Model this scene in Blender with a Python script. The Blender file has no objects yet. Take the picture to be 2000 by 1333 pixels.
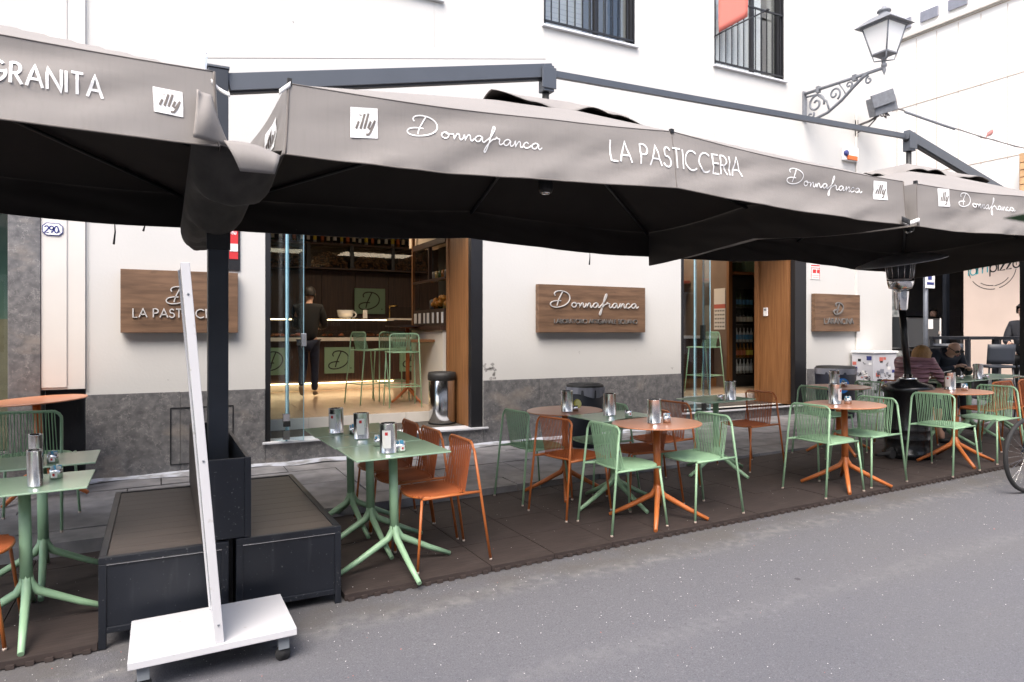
import bpy, math, random
from mathutils import Vector, Matrix, noise as mnoise
R = math.radians; PI = math.pi; cos, sin = math.cos, math.sin
random.seed(7)
S = .021                                   # the street climbs 2.1 % along +X
sc = bpy.context.scene
C = sc.collection

# ---------------------------------------------------------------- camera, sky, sun, exposure
cam = bpy.data.cameras.new('camera'); camo = bpy.data.objects.new('camera', cam); C.objects.link(camo)
camo.location = (0, 0, 1.58); camo.rotation_euler = (R(90), 0, R(-27.27))
cam.sensor_width = 36; cam.lens = 36*1340/2000; cam.shift_y = -18.5/2000
cam.clip_start = .05; cam.clip_end = 500
cam.dof.use_dof = True; cam.dof.focus_distance = 5.2; cam.dof.aperture_fstop = 5.0
sc.camera = camo
w = bpy.data.worlds.new('World'); sc.world = w; w.use_nodes = True
nt = w.node_tree; bg = nt.nodes['Background']
sky = nt.nodes.new('ShaderNodeTexSky'); sky.sky_type = 'NISHITA'; sky.sun_disc = False
SUN_EL, SUN_AZ = R(56), R(222)
sky.sun_elevation = SUN_EL; sky.sun_rotation = SUN_AZ
sky.dust_density = 4.0; sky.air_density = 1.0; sky.ozone_density = .6
nt.links.new(sky.outputs[0], bg.inputs[0]); bg.inputs[1].default_value = .15
sun = bpy.data.lights.new('sun', 'SUN'); suno = bpy.data.objects.new('sun', sun); C.objects.link(suno)
sun.energy = 1.5; sun.angle = R(45); sun.color = (1, .96, .91)
sd = Vector((sin(SUN_AZ)*cos(SUN_EL), cos(SUN_AZ)*cos(SUN_EL), sin(SUN_EL)))
suno.rotation_euler = (-sd).to_track_quat('-Z', 'Y').to_euler()
sc.view_settings.view_transform = 'Standard'; sc.view_settings.look = 'None'
sc.view_settings.gamma = 1; sc.view_settings.use_curve_mapping = False
sc.view_settings.exposure = 1.5
sc.render.engine = 'CYCLES'
sc.cycles.use_denoising = True
sc.cycles.max_bounces = 8; sc.cycles.transparent_max_bounces = 12
sc.cycles.caustics_reflective = False; sc.cycles.caustics_refractive = False

# ---------------------------------------------------------------- helpers
class MB:
    def __init__(s): s.v = []; s.f = []; s.s = []; s.m = []
    def add(s, vs, fs, smooth=False, mi=0):
        o = len(s.v); s.v += [tuple(p) for p in vs]
        for f in fs: s.f.append(tuple(i+o for i in f)); s.s.append(smooth); s.m.append(mi)
        return s
    def box(s, x0, x1, y0, y1, z0, z1, mi=0):
        v = [(x0,y0,z0),(x1,y0,z0),(x1,y1,z0),(x0,y1,z0),(x0,y0,z1),(x1,y0,z1),(x1,y1,z1),(x0,y1,z1)]
        return s.add(v, [(3,2,1,0),(4,5,6,7),(0,1,5,4),(1,2,6,5),(2,3,7,6),(3,0,4,7)], mi=mi)
    def quad(s, a, b, c, d, mi=0): return s.add([a,b,c,d], [(0,1,2,3)], mi=mi)
    def tube(s, pts, r, n=8, closed=False, caps=True, mi=0):
        P = [Vector(p) for p in pts]; k = len(P); rr = r if isinstance(r, (list, tuple)) else [r]*k
        T = []
        for i in range(k):
            a = P[i-1] if (i or closed) else P[i]; b = P[(i+1) % k] if (i < k-1 or closed) else P[i]
            t = (b-a); T.append(t.normalized() if t.length > 1e-9 else Vector((0,0,1)))
        up = Vector((0,0,1)) if abs(T[0].z) < .9 else Vector((1,0,0))
        N = (up - T[0]*up.dot(T[0])).normalized(); vs = []
        for i in range(k):
            N = (N - T[i]*N.dot(T[i]));
            N = N.normalized() if N.length > 1e-6 else T[i].orthogonal().normalized()
            B = T[i].cross(N)
            for j in range(n):
                a = 2*PI*j/n; vs.append(P[i] + (N*cos(a)+B*sin(a))*rr[i])
        fs = []
        for i in range(k if closed else k-1):
            i2 = (i+1) % k
            for j in range(n): fs.append((i*n+j, i*n+(j+1)%n, i2*n+(j+1)%n, i2*n+j))
        s.add(vs, fs, True, mi)
        if caps and not closed:
            o = len(s.v)-k*n
            s.f.append(tuple(o+j for j in reversed(range(n)))); s.s.append(False); s.m.append(mi)
            s.f.append(tuple(o+(k-1)*n+j for j in range(n))); s.s.append(False); s.m.append(mi)
        return s
    def lathe(s, prof, n=20, c=(0,0,0), sy=1., mi=0, smooth=True):
        vs = [(c[0]+r*cos(2*PI*j/n), c[1]+sy*r*sin(2*PI*j/n), c[2]+z) for r, z in prof for j in range(n)]
        fs = [(i*n+j, i*n+(j+1)%n, (i+1)*n+(j+1)%n, (i+1)*n+j) for i in range(len(prof)-1) for j in range(n)]
        return s.add(vs, fs, smooth, mi)
    def grid(s, fn, nu, nv, smooth=True, mi=0):
        vs = [fn(i/nu, j/nv) for j in range(nv+1) for i in range(nu+1)]
        fs = [(j*(nu+1)+i, j*(nu+1)+i+1, (j+1)*(nu+1)+i+1, (j+1)*(nu+1)+i) for j in range(nv) for i in range(nu)]
        return s.add(vs, fs, smooth, mi)
    def mesh(s, name, mats):
        me = bpy.data.meshes.new(name); me.from_pydata(s.v, [], s.f)
        me.polygons.foreach_set('use_smooth', s.s); me.polygons.foreach_set('material_index', s.m)
        for m in (mats if isinstance(mats, (list, tuple)) else [mats]): me.materials.append(m)
        me.update(); return me

def link(name, me, parent=None, local=False):
    o = bpy.data.objects.new(name, me); C.objects.link(o)
    if parent is not None:
        o.parent = parent
        if not local: o.matrix_parent_inverse = wm(parent).inverted()
    return o
def wm(o):
    m = o.matrix_basis.copy()
    if o.parent: m = wm(o.parent) @ o.matrix_parent_inverse @ m
    return m
def obj(name, mb, mats, parent=None, local=False, bevel=0, solid=0, subsurf=0):
    o = link(name, mb.mesh(name, mats), parent, local)
    if solid:
        q = o.modifiers.new('s', 'SOLIDIFY'); q.thickness = abs(solid); q.offset = -1 if solid > 0 else 1
    if bevel:
        q = o.modifiers.new('b', 'BEVEL'); q.width = bevel; q.segments = 2; q.limit_method = 'ANGLE'
    if subsurf:
        q = o.modifiers.new('u', 'SUBSURF'); q.levels = q.render_levels = subsurf
    return o
def tag(o, label=None, cat=None, group=None, kind=None):
    if label: o['label'] = label
    if cat: o['category'] = cat
    if group: o['group'] = group
    if kind: o['kind'] = kind
    return o
def thing(name, label, cat, loc=(0,0,0), rz=0., group=None, slope=False, scale=1.):
    o = bpy.data.objects.new(name, None); C.objects.link(o)
    place(o, loc, rz, slope, scale)
    return tag(o, label, cat, group)
def place(o, loc, rz=0., slope=False, scale=1.):
    m = Matrix.Translation(loc)
    if slope: m = m @ Matrix.Rotation(-math.atan(S), 4, 'Y')
    o.matrix_basis = m @ Matrix.Rotation(rz, 4, 'Z') @ Matrix.Scale(scale, 4)
def dup(src, loc, rz=0., label=None, slope=False, scale=1.):
    def rec(o, par):
        c = o.copy(); C.objects.link(c)
        if par: c.parent = par; c.matrix_parent_inverse = o.matrix_parent_inverse.copy()
        for ch in kids.get(o.name, []): rec(ch, c)
        return c
    kids = {}
    def walk(o):
        kids[o.name] = list(o.children)
        for ch in o.children: walk(ch)
    walk(src); r = rec(src, None); place(r, loc, rz, slope, scale)
    if label: r['label'] = label
    return r

# ---------------------------------------------------------------- materials
def mat(name, col, rough=.6, metal=0., var=0., vs=6., bump=0., bs=60., spec=.5, col2=None, det=4, trans=0., stretch=(1,1,1), coat=0., rvar=0., emit=None, es=0.):
    m = bpy.data.materials.new(name); m.use_nodes = True; t = m.node_tree; b = t.nodes['Principled BSDF']
    b.inputs['Base Color'].default_value = (*col, 1); b.inputs['Roughness'].default_value = rough
    b.inputs['Metallic'].default_value = metal; b.inputs['Specular IOR Level'].default_value = spec
    b.inputs['Transmission Weight'].default_value = trans; b.inputs['Coat Weight'].default_value = coat
    if emit: b.inputs['Emission Color'].default_value = (*emit, 1); b.inputs['Emission Strength'].default_value = es
    tc = t.nodes.new('ShaderNodeTexCoord'); mp = t.nodes.new('ShaderNodeMapping'); mp.inputs['Scale'].default_value = stretch
    t.links.new(tc.outputs['Object'], mp.inputs[0])
    if var or col2 or rvar:
        n = t.nodes.new('ShaderNodeTexNoise'); n.inputs['Scale'].default_value = vs; n.inputs['Detail'].default_value = det
        t.links.new(mp.outputs[0], n.inputs[0])
        if var or col2:
            r = t.nodes.new('ShaderNodeValToRGB'); r.color_ramp.elements[0].position = .3; r.color_ramp.elements[1].position = .7
            c2 = col2 if col2 else tuple(min(1, c*(1+var)) for c in col)
            c1 = col if col2 else tuple(c*(1-var) for c in col)
            r.color_ramp.elements[0].color = (*c1, 1); r.color_ramp.elements[1].color = (*c2, 1)
            t.links.new(n.outputs[0], r.inputs[0]); t.links.new(r.outputs[0], b.inputs['Base Color'])
        if rvar:
            q = t.nodes.new('ShaderNodeMapRange'); q.inputs[3].default_value = rough-rvar; q.inputs[4].default_value = rough+rvar
            t.links.new(n.outputs[0], q.inputs[0]); t.links.new(q.outputs[0], b.inputs['Roughness'])
    if bump:
        n2 = t.nodes.new('ShaderNodeTexNoise'); n2.inputs['Scale'].default_value = bs; n2.inputs['Detail'].default_value = 3
        t.links.new(mp.outputs[0], n2.inputs[0])
        bp = t.nodes.new('ShaderNodeBump'); bp.inputs['Strength'].default_value = bump; bp.inputs['Distance'].default_value = .004
        t.links.new(n2.outputs[0], bp.inputs['Height']); t.links.new(bp.outputs[0], b.inputs['Normal'])
    return m
def overlay(m, fn):
    """fn(nodes tree, current colour socket) -> new colour socket, put before the base colour"""
    t = m.node_tree; b = t.nodes['Principled BSDF']; i = b.inputs['Base Color']
    cur = i.links[0].from_socket if i.links else None
    if cur is None:
        rgb = t.nodes.new('ShaderNodeRGB'); rgb.outputs[0].default_value = i.default_value; cur = rgb.outputs[0]
    t.links.new(fn(t, cur), i); return m
def mixc(t, fac, a, bcol):
    x = t.nodes.new('ShaderNodeMix'); x.data_type = 'RGBA'
    t.links.new(fac, x.inputs[0]); t.links.new(a, x.inputs[6])
    if isinstance(bcol, tuple): x.inputs[7].default_value = (*bcol, 1)
    else: t.links.new(bcol, x.inputs[7])
    return x.outputs[2]
def noise_mask(t, scale, lo, hi, stretch=(1,1,1), det=4, coord='Object', rough=.5, amt=1.):
    tc = t.nodes.new('ShaderNodeTexCoord'); mp = t.nodes.new('ShaderNodeMapping'); mp.inputs['Scale'].default_value = stretch
    n = t.nodes.new('ShaderNodeTexNoise'); n.inputs['Scale'].default_value = scale; n.inputs['Detail'].default_value = det; n.inputs['Roughness'].default_value = rough
    q = t.nodes.new('ShaderNodeMapRange'); q.inputs[1].default_value = lo; q.inputs[2].default_value = hi; q.inputs[4].default_value = amt
    t.links.new(tc.outputs[coord], mp.inputs[0]); t.links.new(mp.outputs[0], n.inputs[0]); t.links.new(n.outputs[0], q.inputs[0])
    return q.outputs[0]

M = {}
# plaster: off-white with faint dirt, drips and scuffs
p = mat('plaster', (.53,.522,.503), .85, var=.02, vs=1.2, bump=.25, bs=35)
overlay(p, lambda t, c: mixc(t, noise_mask(t, 2.5, .62, .85, (6,1,.5), amt=.18), c, (.50,.49,.46)))
overlay(p, lambda t, c: mixc(t, noise_mask(t, 9, .72, .80, (1,1,1), det=8, amt=.5), c, (.45,.43,.40)))
M['plaster'] = p
M['plaster2'] = mat('plaster_cream', (.60,.575,.54), .8, var=.04, vs=2)
M['chip'] = mat('bare_render', (.30,.29,.28), .95, var=.3, vs=30)
M['joint'] = mat('joint_grey', (.52,.51,.49), .9)
st = mat('grey_stone', (.085,.084,.088), .45, col2=(.175,.17,.17), vs=16, det=11, bump=.1, bs=20, rvar=.12)
overlay(st, lambda t, c: mixc(t, noise_mask(t, 30, .60, .72, det=6, amt=.5), c, (.33,.32,.30)))
overlay(st, lambda t, c: mixc(t, noise_mask(t, 1.6, .60, .68, (1,1,2.2), det=10, amt=.45), c, (.30,.26,.22)))
def vein(t, c):
    tc = t.nodes.new('ShaderNodeTexCoord'); out = c
    for sc_v, wd_v, am in ((2.3,.006,.55),(6.0,.008,.35)):
        n = t.nodes.new('ShaderNodeTexNoise'); n.inputs['Scale'].default_value = sc_v; n.inputs['Detail'].default_value = 7; n.inputs['Roughness'].default_value = .62; t.links.new(tc.outputs['Object'], n.inputs[0])
        a = t.nodes.new('ShaderNodeMath'); a.operation = 'SUBTRACT'; a.inputs[1].default_value = .5; t.links.new(n.outputs[0], a.inputs[0]); b = t.nodes.new('ShaderNodeMath'); b.operation = 'ABSOLUTE'; t.links.new(a.outputs[0], b.inputs[0])
        q = t.nodes.new('ShaderNodeMapRange'); q.inputs[1].default_value = wd_v; q.inputs[2].default_value = 0; q.inputs[4].default_value = am; t.links.new(b.outputs[0], q.inputs[0]); out = mixc(t, q.outputs[0], out, (.36,.345,.33))
    return out
overlay(st, vein); M['stone'] = st
pv = mat('paving_stone', (.15,.147,.150), .7, col2=(.30,.29,.29), vs=4.5, det=8, bump=.5, bs=28)
overlay(pv, lambda t, c: mixc(t, noise_mask(t, 1.1, .55, .7, det=6, amt=.5), c, (.085,.08,.08)))
M['paving'] = pv
M['grime'] = mat('pavement_bed', (.05,.045,.04), .9, var=.3, vs=10)
# asphalt
ra = mat('asphalt', (.082,.082,.092), .85, col2=(.128,.128,.142), vs=140, det=6, bump=.9, bs=170)
overlay(ra, lambda t, c: mixc(t, noise_mask(t, 260, .62, .70, det=2, amt=.8), c, (.22,.21,.21)))
overlay(ra, lambda t, c: mixc(t, noise_mask(t, 90, .67, .72, det=2, amt=.6), c, (.035,.035,.04)))
overlay(ra, lambda t, c: mixc(t, noise_mask(t, .9, .50, .72, (.35,1.3,1), det=7, amt=.35), c, (.13,.125,.12)))
overlay(ra, lambda t, c: mixc(t, noise_mask(t, .5, .52, .7, (.4,1,1), det=4, amt=.4), c, (.066,.067,.083)))
def roadband(t, c):
    tc = t.nodes.new('ShaderNodeTexCoord'); sp = t.nodes.new('ShaderNodeSeparateXYZ'); t.links.new(tc.outputs['Object'], sp.inputs[0])
    def band(y0, wdt, wob):
        n = t.nodes.new('ShaderNodeTexNoise'); n.inputs['Scale'].default_value = 1.5; t.links.new(tc.outputs['Object'], n.inputs[0])
        a = t.nodes.new('ShaderNodeMath'); a.operation = 'MULTIPLY_ADD'; t.links.new(n.outputs[0], a.inputs[0]); a.inputs[1].default_value = wob; t.links.new(sp.outputs[1], a.inputs[2])
        d = t.nodes.new('ShaderNodeMath'); d.operation = 'SUBTRACT'; t.links.new(a.outputs[0], d.inputs[0]); d.inputs[1].default_value = y0+wob*.5
        ab = t.nodes.new('ShaderNodeMath'); ab.operation = 'ABSOLUTE'; t.links.new(d.outputs[0], ab.inputs[0])
        q = t.nodes.new('ShaderNodeMapRange'); t.links.new(ab.outputs[0], q.inputs[0]); q.inputs[1].default_value = wdt; q.inputs[2].default_value = wdt*.2
        q.inputs[3].default_value = 0; q.inputs[4].default_value = 1; return q.outputs[0]
    def mul(a, b):
        m_ = t.nodes.new('ShaderNodeMath'); m_.operation = 'MULTIPLY'; t.links.new(a, m_.inputs[0]); t.links.new(b, m_.inputs[1]); return m_.outputs[0]
    c = mixc(t, mul(band(3.66, .13, .22), noise_mask(t, 14, .42, .66, det=8, amt=.55)), c, (.22,.215,.21))
    c = mixc(t, mul(band(2.72, .12, .08), noise_mask(t, 20, .35, .7, det=8, amt=.35)), c, (.19,.185,.19))
    c = mixc(t, mul(band(3.85, .28, .2), noise_mask(t, 3, .3, .6, det=5, amt=.55)), c, (.095,.084,.07))
    return c
overlay(ra, roadband)
def gum(t, c):
    tc = t.nodes.new('ShaderNodeTexCoord'); vo = t.nodes.new('ShaderNodeTexVoronoi'); vo.inputs['Scale'].default_value = 2.6
    nz = t.nodes.new('ShaderNodeTexNoise'); nz.inputs['Scale'].default_value = 30; ad = t.nodes.new('ShaderNodeMath'); ad.operation = 'MULTIPLY_ADD'; ad.inputs[1].default_value = .05
    t.links.new(tc.outputs['Object'], vo.inputs[0]); t.links.new(tc.outputs['Object'], nz.inputs[0]); t.links.new(nz.outputs[0], ad.inputs[0]); t.links.new(vo.outputs['Distance'], ad.inputs[2])
    q = t.nodes.new('ShaderNodeMapRange'); q.inputs[1].default_value = .085; q.inputs[2].default_value = .068; q.inputs[4].default_value = .75; t.links.new(ad.outputs[0], q.inputs[0])
    return mixc(t, q.outputs[0], c, (.035,.035,.040))
overlay(ra, gum)
overlay(ra, lambda t, c: mixc(t, noise_mask(t, 55, .60, .74, det=5, amt=.55), c, (.19,.19,.205)))
overlay(ra, lambda t, c: mixc(t, noise_mask(t, 48, .62, .76, (1.1,.9,1.3), det=5, amt=.5), c, (.05,.05,.058)))
M['asphalt'] = ra
rb = mat('rubber_tile', (.030,.021,.019), .75, col2=(.048,.035,.031), vs=5, det=6, bump=.45, bs=8, stretch=(1,9,1), spec=.4)
overlay(rb, lambda t, c: mixc(t, noise_mask(t, 2.2, .5, .75, det=6, coord='Generated', amt=.5), c, (.065,.052,.047)))
M['rubber'] = rb
M['dark_frame'] = mat('black_frame', (.008,.008,.010), .45)
M['boxmetal'] = mat('painted_steel', (.007,.009,.014), .42, var=.25, vs=3, rvar=.1)
overlay(M['boxmetal'], lambda t, c: mixc(t, noise_mask(t, 5, .62, .74, (4,4,.6), det=8, amt=.28), c, (.05,.052,.058)))
overlay(M['boxmetal'], lambda t, c: mixc(t, noise_mask(t, 60, .68, .72, (1,1,1), det=3, amt=.5), c, (.16,.16,.16)))
dk = mat('dark_deck', (.052,.042,.037), .5, col2=(.095,.078,.068), vs=3, det=8, stretch=(1.2,22,1), bump=.25, bs=5, rvar=.1)
M['deck'] = dk
M['green'] = mat('sage_paint', (.295,.475,.295), .42, var=.04, vs=8, bump=.05, bs=150)
M['greencord'] = mat('sage_cord', (.27,.44,.27), .6, var=.05, vs=20)
M['orange'] = mat('terracotta_paint', (.47,.138,.036), .40, var=.05, vs=8, bump=.05, bs=150)
M['orangecord'] = mat('terracotta_cord', (.37,.093,.024), .6, var=.06, vs=20)
M['otop'] = mat('terracotta_top', (.57,.245,.135), .28, var=.04, vs=5)
M['gtop'] = mat('sage_top', (.34,.49,.34), .22, var=.03, vs=5)
M['foot'] = mat('nylon_foot', (.55,.45,.38), .6)
M['steel'] = mat('brushed_steel', (.74,.74,.74), .25, 1., var=.12, vs=2.2, stretch=(14,14,.2), rvar=.08)
M['chrome'] = mat('polished_steel', (.68,.68,.69), .14, 1.)
M['label'] = mat('paper_label', (.72,.71,.69), .6)
M['red'] = mat('red_print', (.50,.02,.025), .6)
M['redbanner'] = mat('red_banner', (.50,.13,.10), .7)
M['white'] = mat('white_print', (.80,.80,.80), .7)
M['blue'] = mat('blue_print', (.10,.38,.60), .6)
M['navy'] = mat('navy_print', (.02,.03,.16), .5)
M['lemon'] = mat('lemon_skin', (.65,.60,.06), .4)
fb = mat('taupe_canvas', (.225,.209,.198), .85, var=.05, vs=1.4, bump=.22, bs=500)
def streak(t, c): return mixc(t, noise_mask(t, 9, .5, .8, (9,9,.25), det=5, amt=.22), c, (.17,.155,.143))
overlay(fb, streak); M['canvas'] = fb
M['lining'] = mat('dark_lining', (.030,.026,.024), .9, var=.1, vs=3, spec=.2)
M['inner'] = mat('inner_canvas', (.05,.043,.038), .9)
M['hem'] = mat('hem_canvas', (.15,.133,.122), .85)
M['alu'] = mat('grey_aluminium', (.085,.095,.112), .45, .3, var=.05, vs=4)
M['postpaint'] = mat('post_paint', (.030,.035,.045), .42, .1, var=.15, vs=4)
M['strut'] = mat('black_strut', (.010,.010,.011), .5)
M['wpaint'] = mat('white_paint', (.52,.52,.54), .45, var=.03, vs=3)
overlay(M['wpaint'], lambda t, c: mixc(t, noise_mask(t, 26, .66, .74, det=9, amt=.7), c, (.33,.31,.28)))
M['glasspanel'] = mat('framed_glass', (.42,.46,.50), .15, var=.15, vs=3)
M['caster'] = mat('grey_caster', (.20,.22,.24), .5)
M['tyre'] = mat('rubber_black', (.018,.018,.019), .8)
wd = mat('sign_wood', (.080,.043,.023), .55, col2=(.175,.100,.057), vs=2.6, det=9, stretch=(1,5,9), bump=.2, bs=12)
overlay(wd, lambda t, c: mixc(t, noise_mask(t, 5, .64, .74, (1,3,3), det=5, amt=.6), c, (.05,.028,.018)))
M['signwood'] = wd
M['doorwood'] = mat('panel_wood', (.155,.066,.024), .5, col2=(.25,.115,.045), vs=3, det=7, stretch=(14,14,.7), spec=.4)
M['darkwood'] = mat('counter_wood', (.030,.014,.009), .5, col2=(.075,.036,.022), vs=4, det=6, stretch=(16,16,.5))
M['brownwall'] = mat('brown_wall', (.035,.018,.012), .6, var=.2, vs=3)
M['floortile'] = mat('beige_tile', (.50,.36,.24), .22, col2=(.58,.43,.30), vs=2, det=5)
M['riser'] = mat('white_marble', (.62,.58,.53), .4, var=.08, vs=4)
M['sill'] = mat('white_sill', (.60,.61,.64), .4, var=.06, vs=3)
M['doormat'] = mat('door_mat', (.055,.048,.042), .9, var=.3, vs=40)
M['cream'] = mat('cream_paint', (.72,.60,.46), .7)
M['creamw'] = mat('white_counter', (.62,.57,.50), .5)
M['signgreen'] = mat('sign_green', (.20,.32,.21), .6)
M['black'] = mat('black_print', (.01,.01,.01), .6)
M['glow'] = mat('warm_strip', (1,.75,.45), .5, emit=(1,.70,.38), es=4)
M['glow2'] = mat('lit_ceiling_panel', (1,.85,.7), .5, emit=(1,.80,.58), es=3.0)
M['lampglass'] = mat('frosted_glass', (.78,.78,.77), .5)
M['lampiron'] = mat('grey_iron', (.17,.18,.20), .6, var=.15, vs=20)
M['cord'] = mat('cable_grey', (.14,.13,.13), .7)
M['mug'] = mat('white_ceramic', (.75,.74,.72), .3)
def glassmat(name, tint, a=.25, rough=.0):
    m = bpy.data.materials.new(name); m.use_nodes = True; t = m.node_tree; t.nodes.clear()
    o = t.nodes.new('ShaderNodeOutputMaterial'); tr = t.nodes.new('ShaderNodeBsdfTransparent'); gl = t.nodes.new('ShaderNodeBsdfGlossy')
    tr.inputs[0].default_value = (*tint, 1); gl.inputs['Roughness'].default_value = rough
    lw = t.nodes.new('ShaderNodeLayerWeight'); lw.inputs[0].default_value = .5
    fr = t.nodes.new('ShaderNodeMath'); fr.operation = 'POWER'; fr.inputs[1].default_value = 5; t.links.new(lw.outputs['Facing'], fr.inputs[0])
    mr = t.nodes.new('ShaderNodeMath'); mr.operation = 'MULTIPLY_ADD'; mr.inputs[1].default_value = 1-a; mr.inputs[2].default_value = a
    mx = t.nodes.new('ShaderNodeMixShader')
    t.links.new(fr.outputs[0], mr.inputs[0]); t.links.new(mr.outputs[0], mx.inputs[0]); t.links.new(tr.outputs[0], mx.inputs[1]); t.links.new(gl.outputs[0], mx.inputs[2]); t.links.new(mx.outputs[0], o.inputs[0])
    return m
M['glass'] = glassmat('door_glass', (.90,.96,.98), .05)
M['glassedge'] = mat('glass_edge', (.30,.52,.60), .2, var=.1)
M['clearglass'] = glassmat('clear_glass', (.92,.94,.94), .03)
M['winglass'] = glassmat('window_glass', (.88,.90,.90), .10)
M['plasticbag'] = mat('bin_bag', (.22,.23,.27), .35, var=.12, vs=9)

# ---------------------------------------------------------------- lettering made of strokes
def arc(cx, cy, rx, ry, a0, a1, n=14): return [(cx+rx*cos(R(a0+(a1-a0)*i/n)), cy+ry*sin(R(a0+(a1-a0)*i/n))) for i in range(n+1)]
GL = {
'A': (.78, [[(0,0),(.39,1),(.78,0)], [(.14,.34),(.64,.34)]]),
'B': (.52, [[(0,0),(0,1),(.22,1)]+arc(.22,.76,.22,.24,90,-90)+[(0,.52)], [(.24,.52)]+arc(.24,.26,.27,.26,90,-90)+[(0,0)]]),
'C': (.92, [arc(.5,.5,.5,.5,48,312,22)]), 'D': (.72, [[(0,0),(0,1),(.25,1)]+arc(.25,.5,.48,.5,90,-90,18)+[(0,0)]]),
'E': (.46, [[(.46,1),(0,1),(0,0),(.46,0)], [(0,.53),(.44,.53)]]), 'F': (.46, [[(.46,1),(0,1),(0,0)], [(0,.53),(.42,.53)]]),
'G': (1.0, [arc(.5,.5,.5,.5,45,358,24)+[(.58,.46)]]), 'H': (.62, [[(0,0),(0,1)], [(.62,0),(.62,1)], [(0,.53),(.62,.53)]]),
'I': (.05, [[(.02,0),(.02,1)]]), 'L': (.42, [[(0,1),(0,0),(.42,0)]]), 'M': (.9, [[(0,0),(.12,1),(.45,.15),(.78,1),(.9,0)]]),
'N': (.7, [[(0,0),(0,1),(.7,0),(.7,1)]]), 'O': (1.0, [arc(.5,.5,.5,.5,0,360,28)]),
'P': (.5, [[(0,0),(0,1),(.2,1)]+arc(.2,.74,.28,.26,90,-90)+[(0,.48)]]),
'R': (.54, [[(0,0),(0,1),(.2,1)]+arc(.2,.74,.26,.26,90,-90)+[(0,.48)], [(.2,.48),(.54,0)]]),
'S': (.5, [arc(.25,.75,.2,.24,20,250,12)+arc(.25,.27,.25,.27,100,-165,14)]), 'T': (.6, [[(0,1),(.6,1)], [(.3,1),(.3,0)]]),
'U': (.6, [[(0,1)]+arc(.3,.3,.3,.3,180,360)+[(.6,1)]]), 'V': (.7, [[(0,1),(.35,0),(.7,1)]]), 'Z': (.55, [[(0,1),(.55,1),(0,0),(.55,0)]]),
'X': (.6, [[(0,0),(.6,1)], [(0,1),(.6,0)]]), 'K': (.5, [[(0,0),(0,1)], [(.5,1),(0,.45),(.5,0)]]),
"'": (.06, [[(.03,1),(.0,.75)]]), '.': (.06, [[(0,.02),(.05,.02)]]), ' ': (.3, []), '/': (.4, [[(0,0),(.4,1)]]),
'2': (.5, [arc(.25,.75,.25,.25,170,-35,12)+[(0,0),(.5,0)]]), '9': (.5, [arc(.25,.72,.25,.28,0,360,18), [(.5,.72),(.46,.3),(.2,0)]]), '0': (.5, [arc(.25,.5,.25,.5,0,360,20)]),
'i': (.05, [[(.02,0),(.02,.65)], [(.02,.85),(.02,.9)]]), 'a': (.6, [arc(.3,.32,.3,.32,0,360,20), [(.6,0),(.6,.65)]]),
'm': (.9, [[(0,0),(0,.65)], [(0,.35)]+arc(.22,.4,.22,.25,170,0)+[(.44,0)], [(.44,.35)]+arc(.67,.4,.22,.25,170,0)+[(.89,0)]]),
'p': (.6, [arc(.3,.32,.3,.32,0,360,20), [(0,.65),(0,-.35)]]), 'z': (.45, [[(0,.62),(.45,.62),(0,0),(.45,0)]]),
}
def sans(txt, gap=.16):
    x = 0; out = []
    for ch in txt:
        wd_, st_ = GL[ch]
        out += [[(x+a, b) for a, b in s] for s in st_]; x += wd_ + gap
    return out, x-gap
def spline(pts, k=6):
    P = [pts[0]]+list(pts)+[pts[-1]]; out = []
    for i in range(1, len(P)-2):
        a, b, c, d = P[i-1:i+3]
        for j in range(k):
            t = j/k; out.append(tuple(.5*((2*b[q])+(-a[q]+c[q])*t+(2*a[q]-5*b[q]+4*c[q]-d[q])*t*t+(-a[q]+3*b[q]-3*c[q]+d[q])*t**3) for q in (0,1)))
    out.append(tuple(pts[-1])); return out
D_MONO = [[(.9,2.15),(.75,2.55),(1.1,2.95),(1.9,3.1),(2.9,2.9),(3.6,2.3),(3.7,1.5),(3.2,.7),(2.2,.15),(1.0,-.05),(.2,.15),(.0,.6),(.35,1.0),(1.1,1.2),(2.0,1.2)], [(2.35,3.05),(1.9,2.1),(1.5,1.2),(1.25,.25)]]
def script():
    """the flowing one-line word Donnafranca, x-height 1"""
    out = [spline(s) for s in D_MONO]
    def n(x): return [(x,.85),(x+.1,.1),(x+.14,.2),(x+.5,.85),(x+.75,.75),(x+.78,.2),(x+.95,.0),(x+1.25,.35)]
    def a(x): return [(x+.95,.75),(x+.6,.95),(x+.15,.7),(x,.3),(x+.25,.0),(x+.6,.15),(x+.95,.75),(x+.95,.2),(x+1.15,.0),(x+1.5,.35)]
    out.append(spline([(4.6,.95),(4.2,.7),(4.15,.25),(4.5,.0),(4.9,.2),(5.0,.65),(4.7,.95),(4.75,.7),(5.3,.75),(5.55,.8)]))
    out.append(spline(n(5.6)+[(6.95,.8)])); out.append(spline(n(7.0)+[(8.3,.4)]))
    out.append(spline(a(8.4)))
    out.append(spline([(9.9,.35),(10.5,1.0),(11.1,2.2),(11.15,2.7),(10.95,2.6),(10.6,1.5),(10.1,-.6),(9.8,-1.4),(9.65,-1.2),(10.0,-.4),(10.7,.55),(11.2,.75)]))
    out.append(spline([(11.2,.75),(11.3,1.05),(11.45,.85),(11.75,.8),(11.7,.3),(11.9,.0),(12.3,.3)]))
    out.append(spline(a(12.35))); out.append(spline([(13.85,.35)]+n(14.0)))
    out.append(spline([(15.95,.75),(15.7,.95),(15.35,.7),(15.25,.3),(15.5,.0),(15.9,.1),(16.35,.5)])); out.append(spline(a(16.4)))
    return out, 18.0
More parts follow.
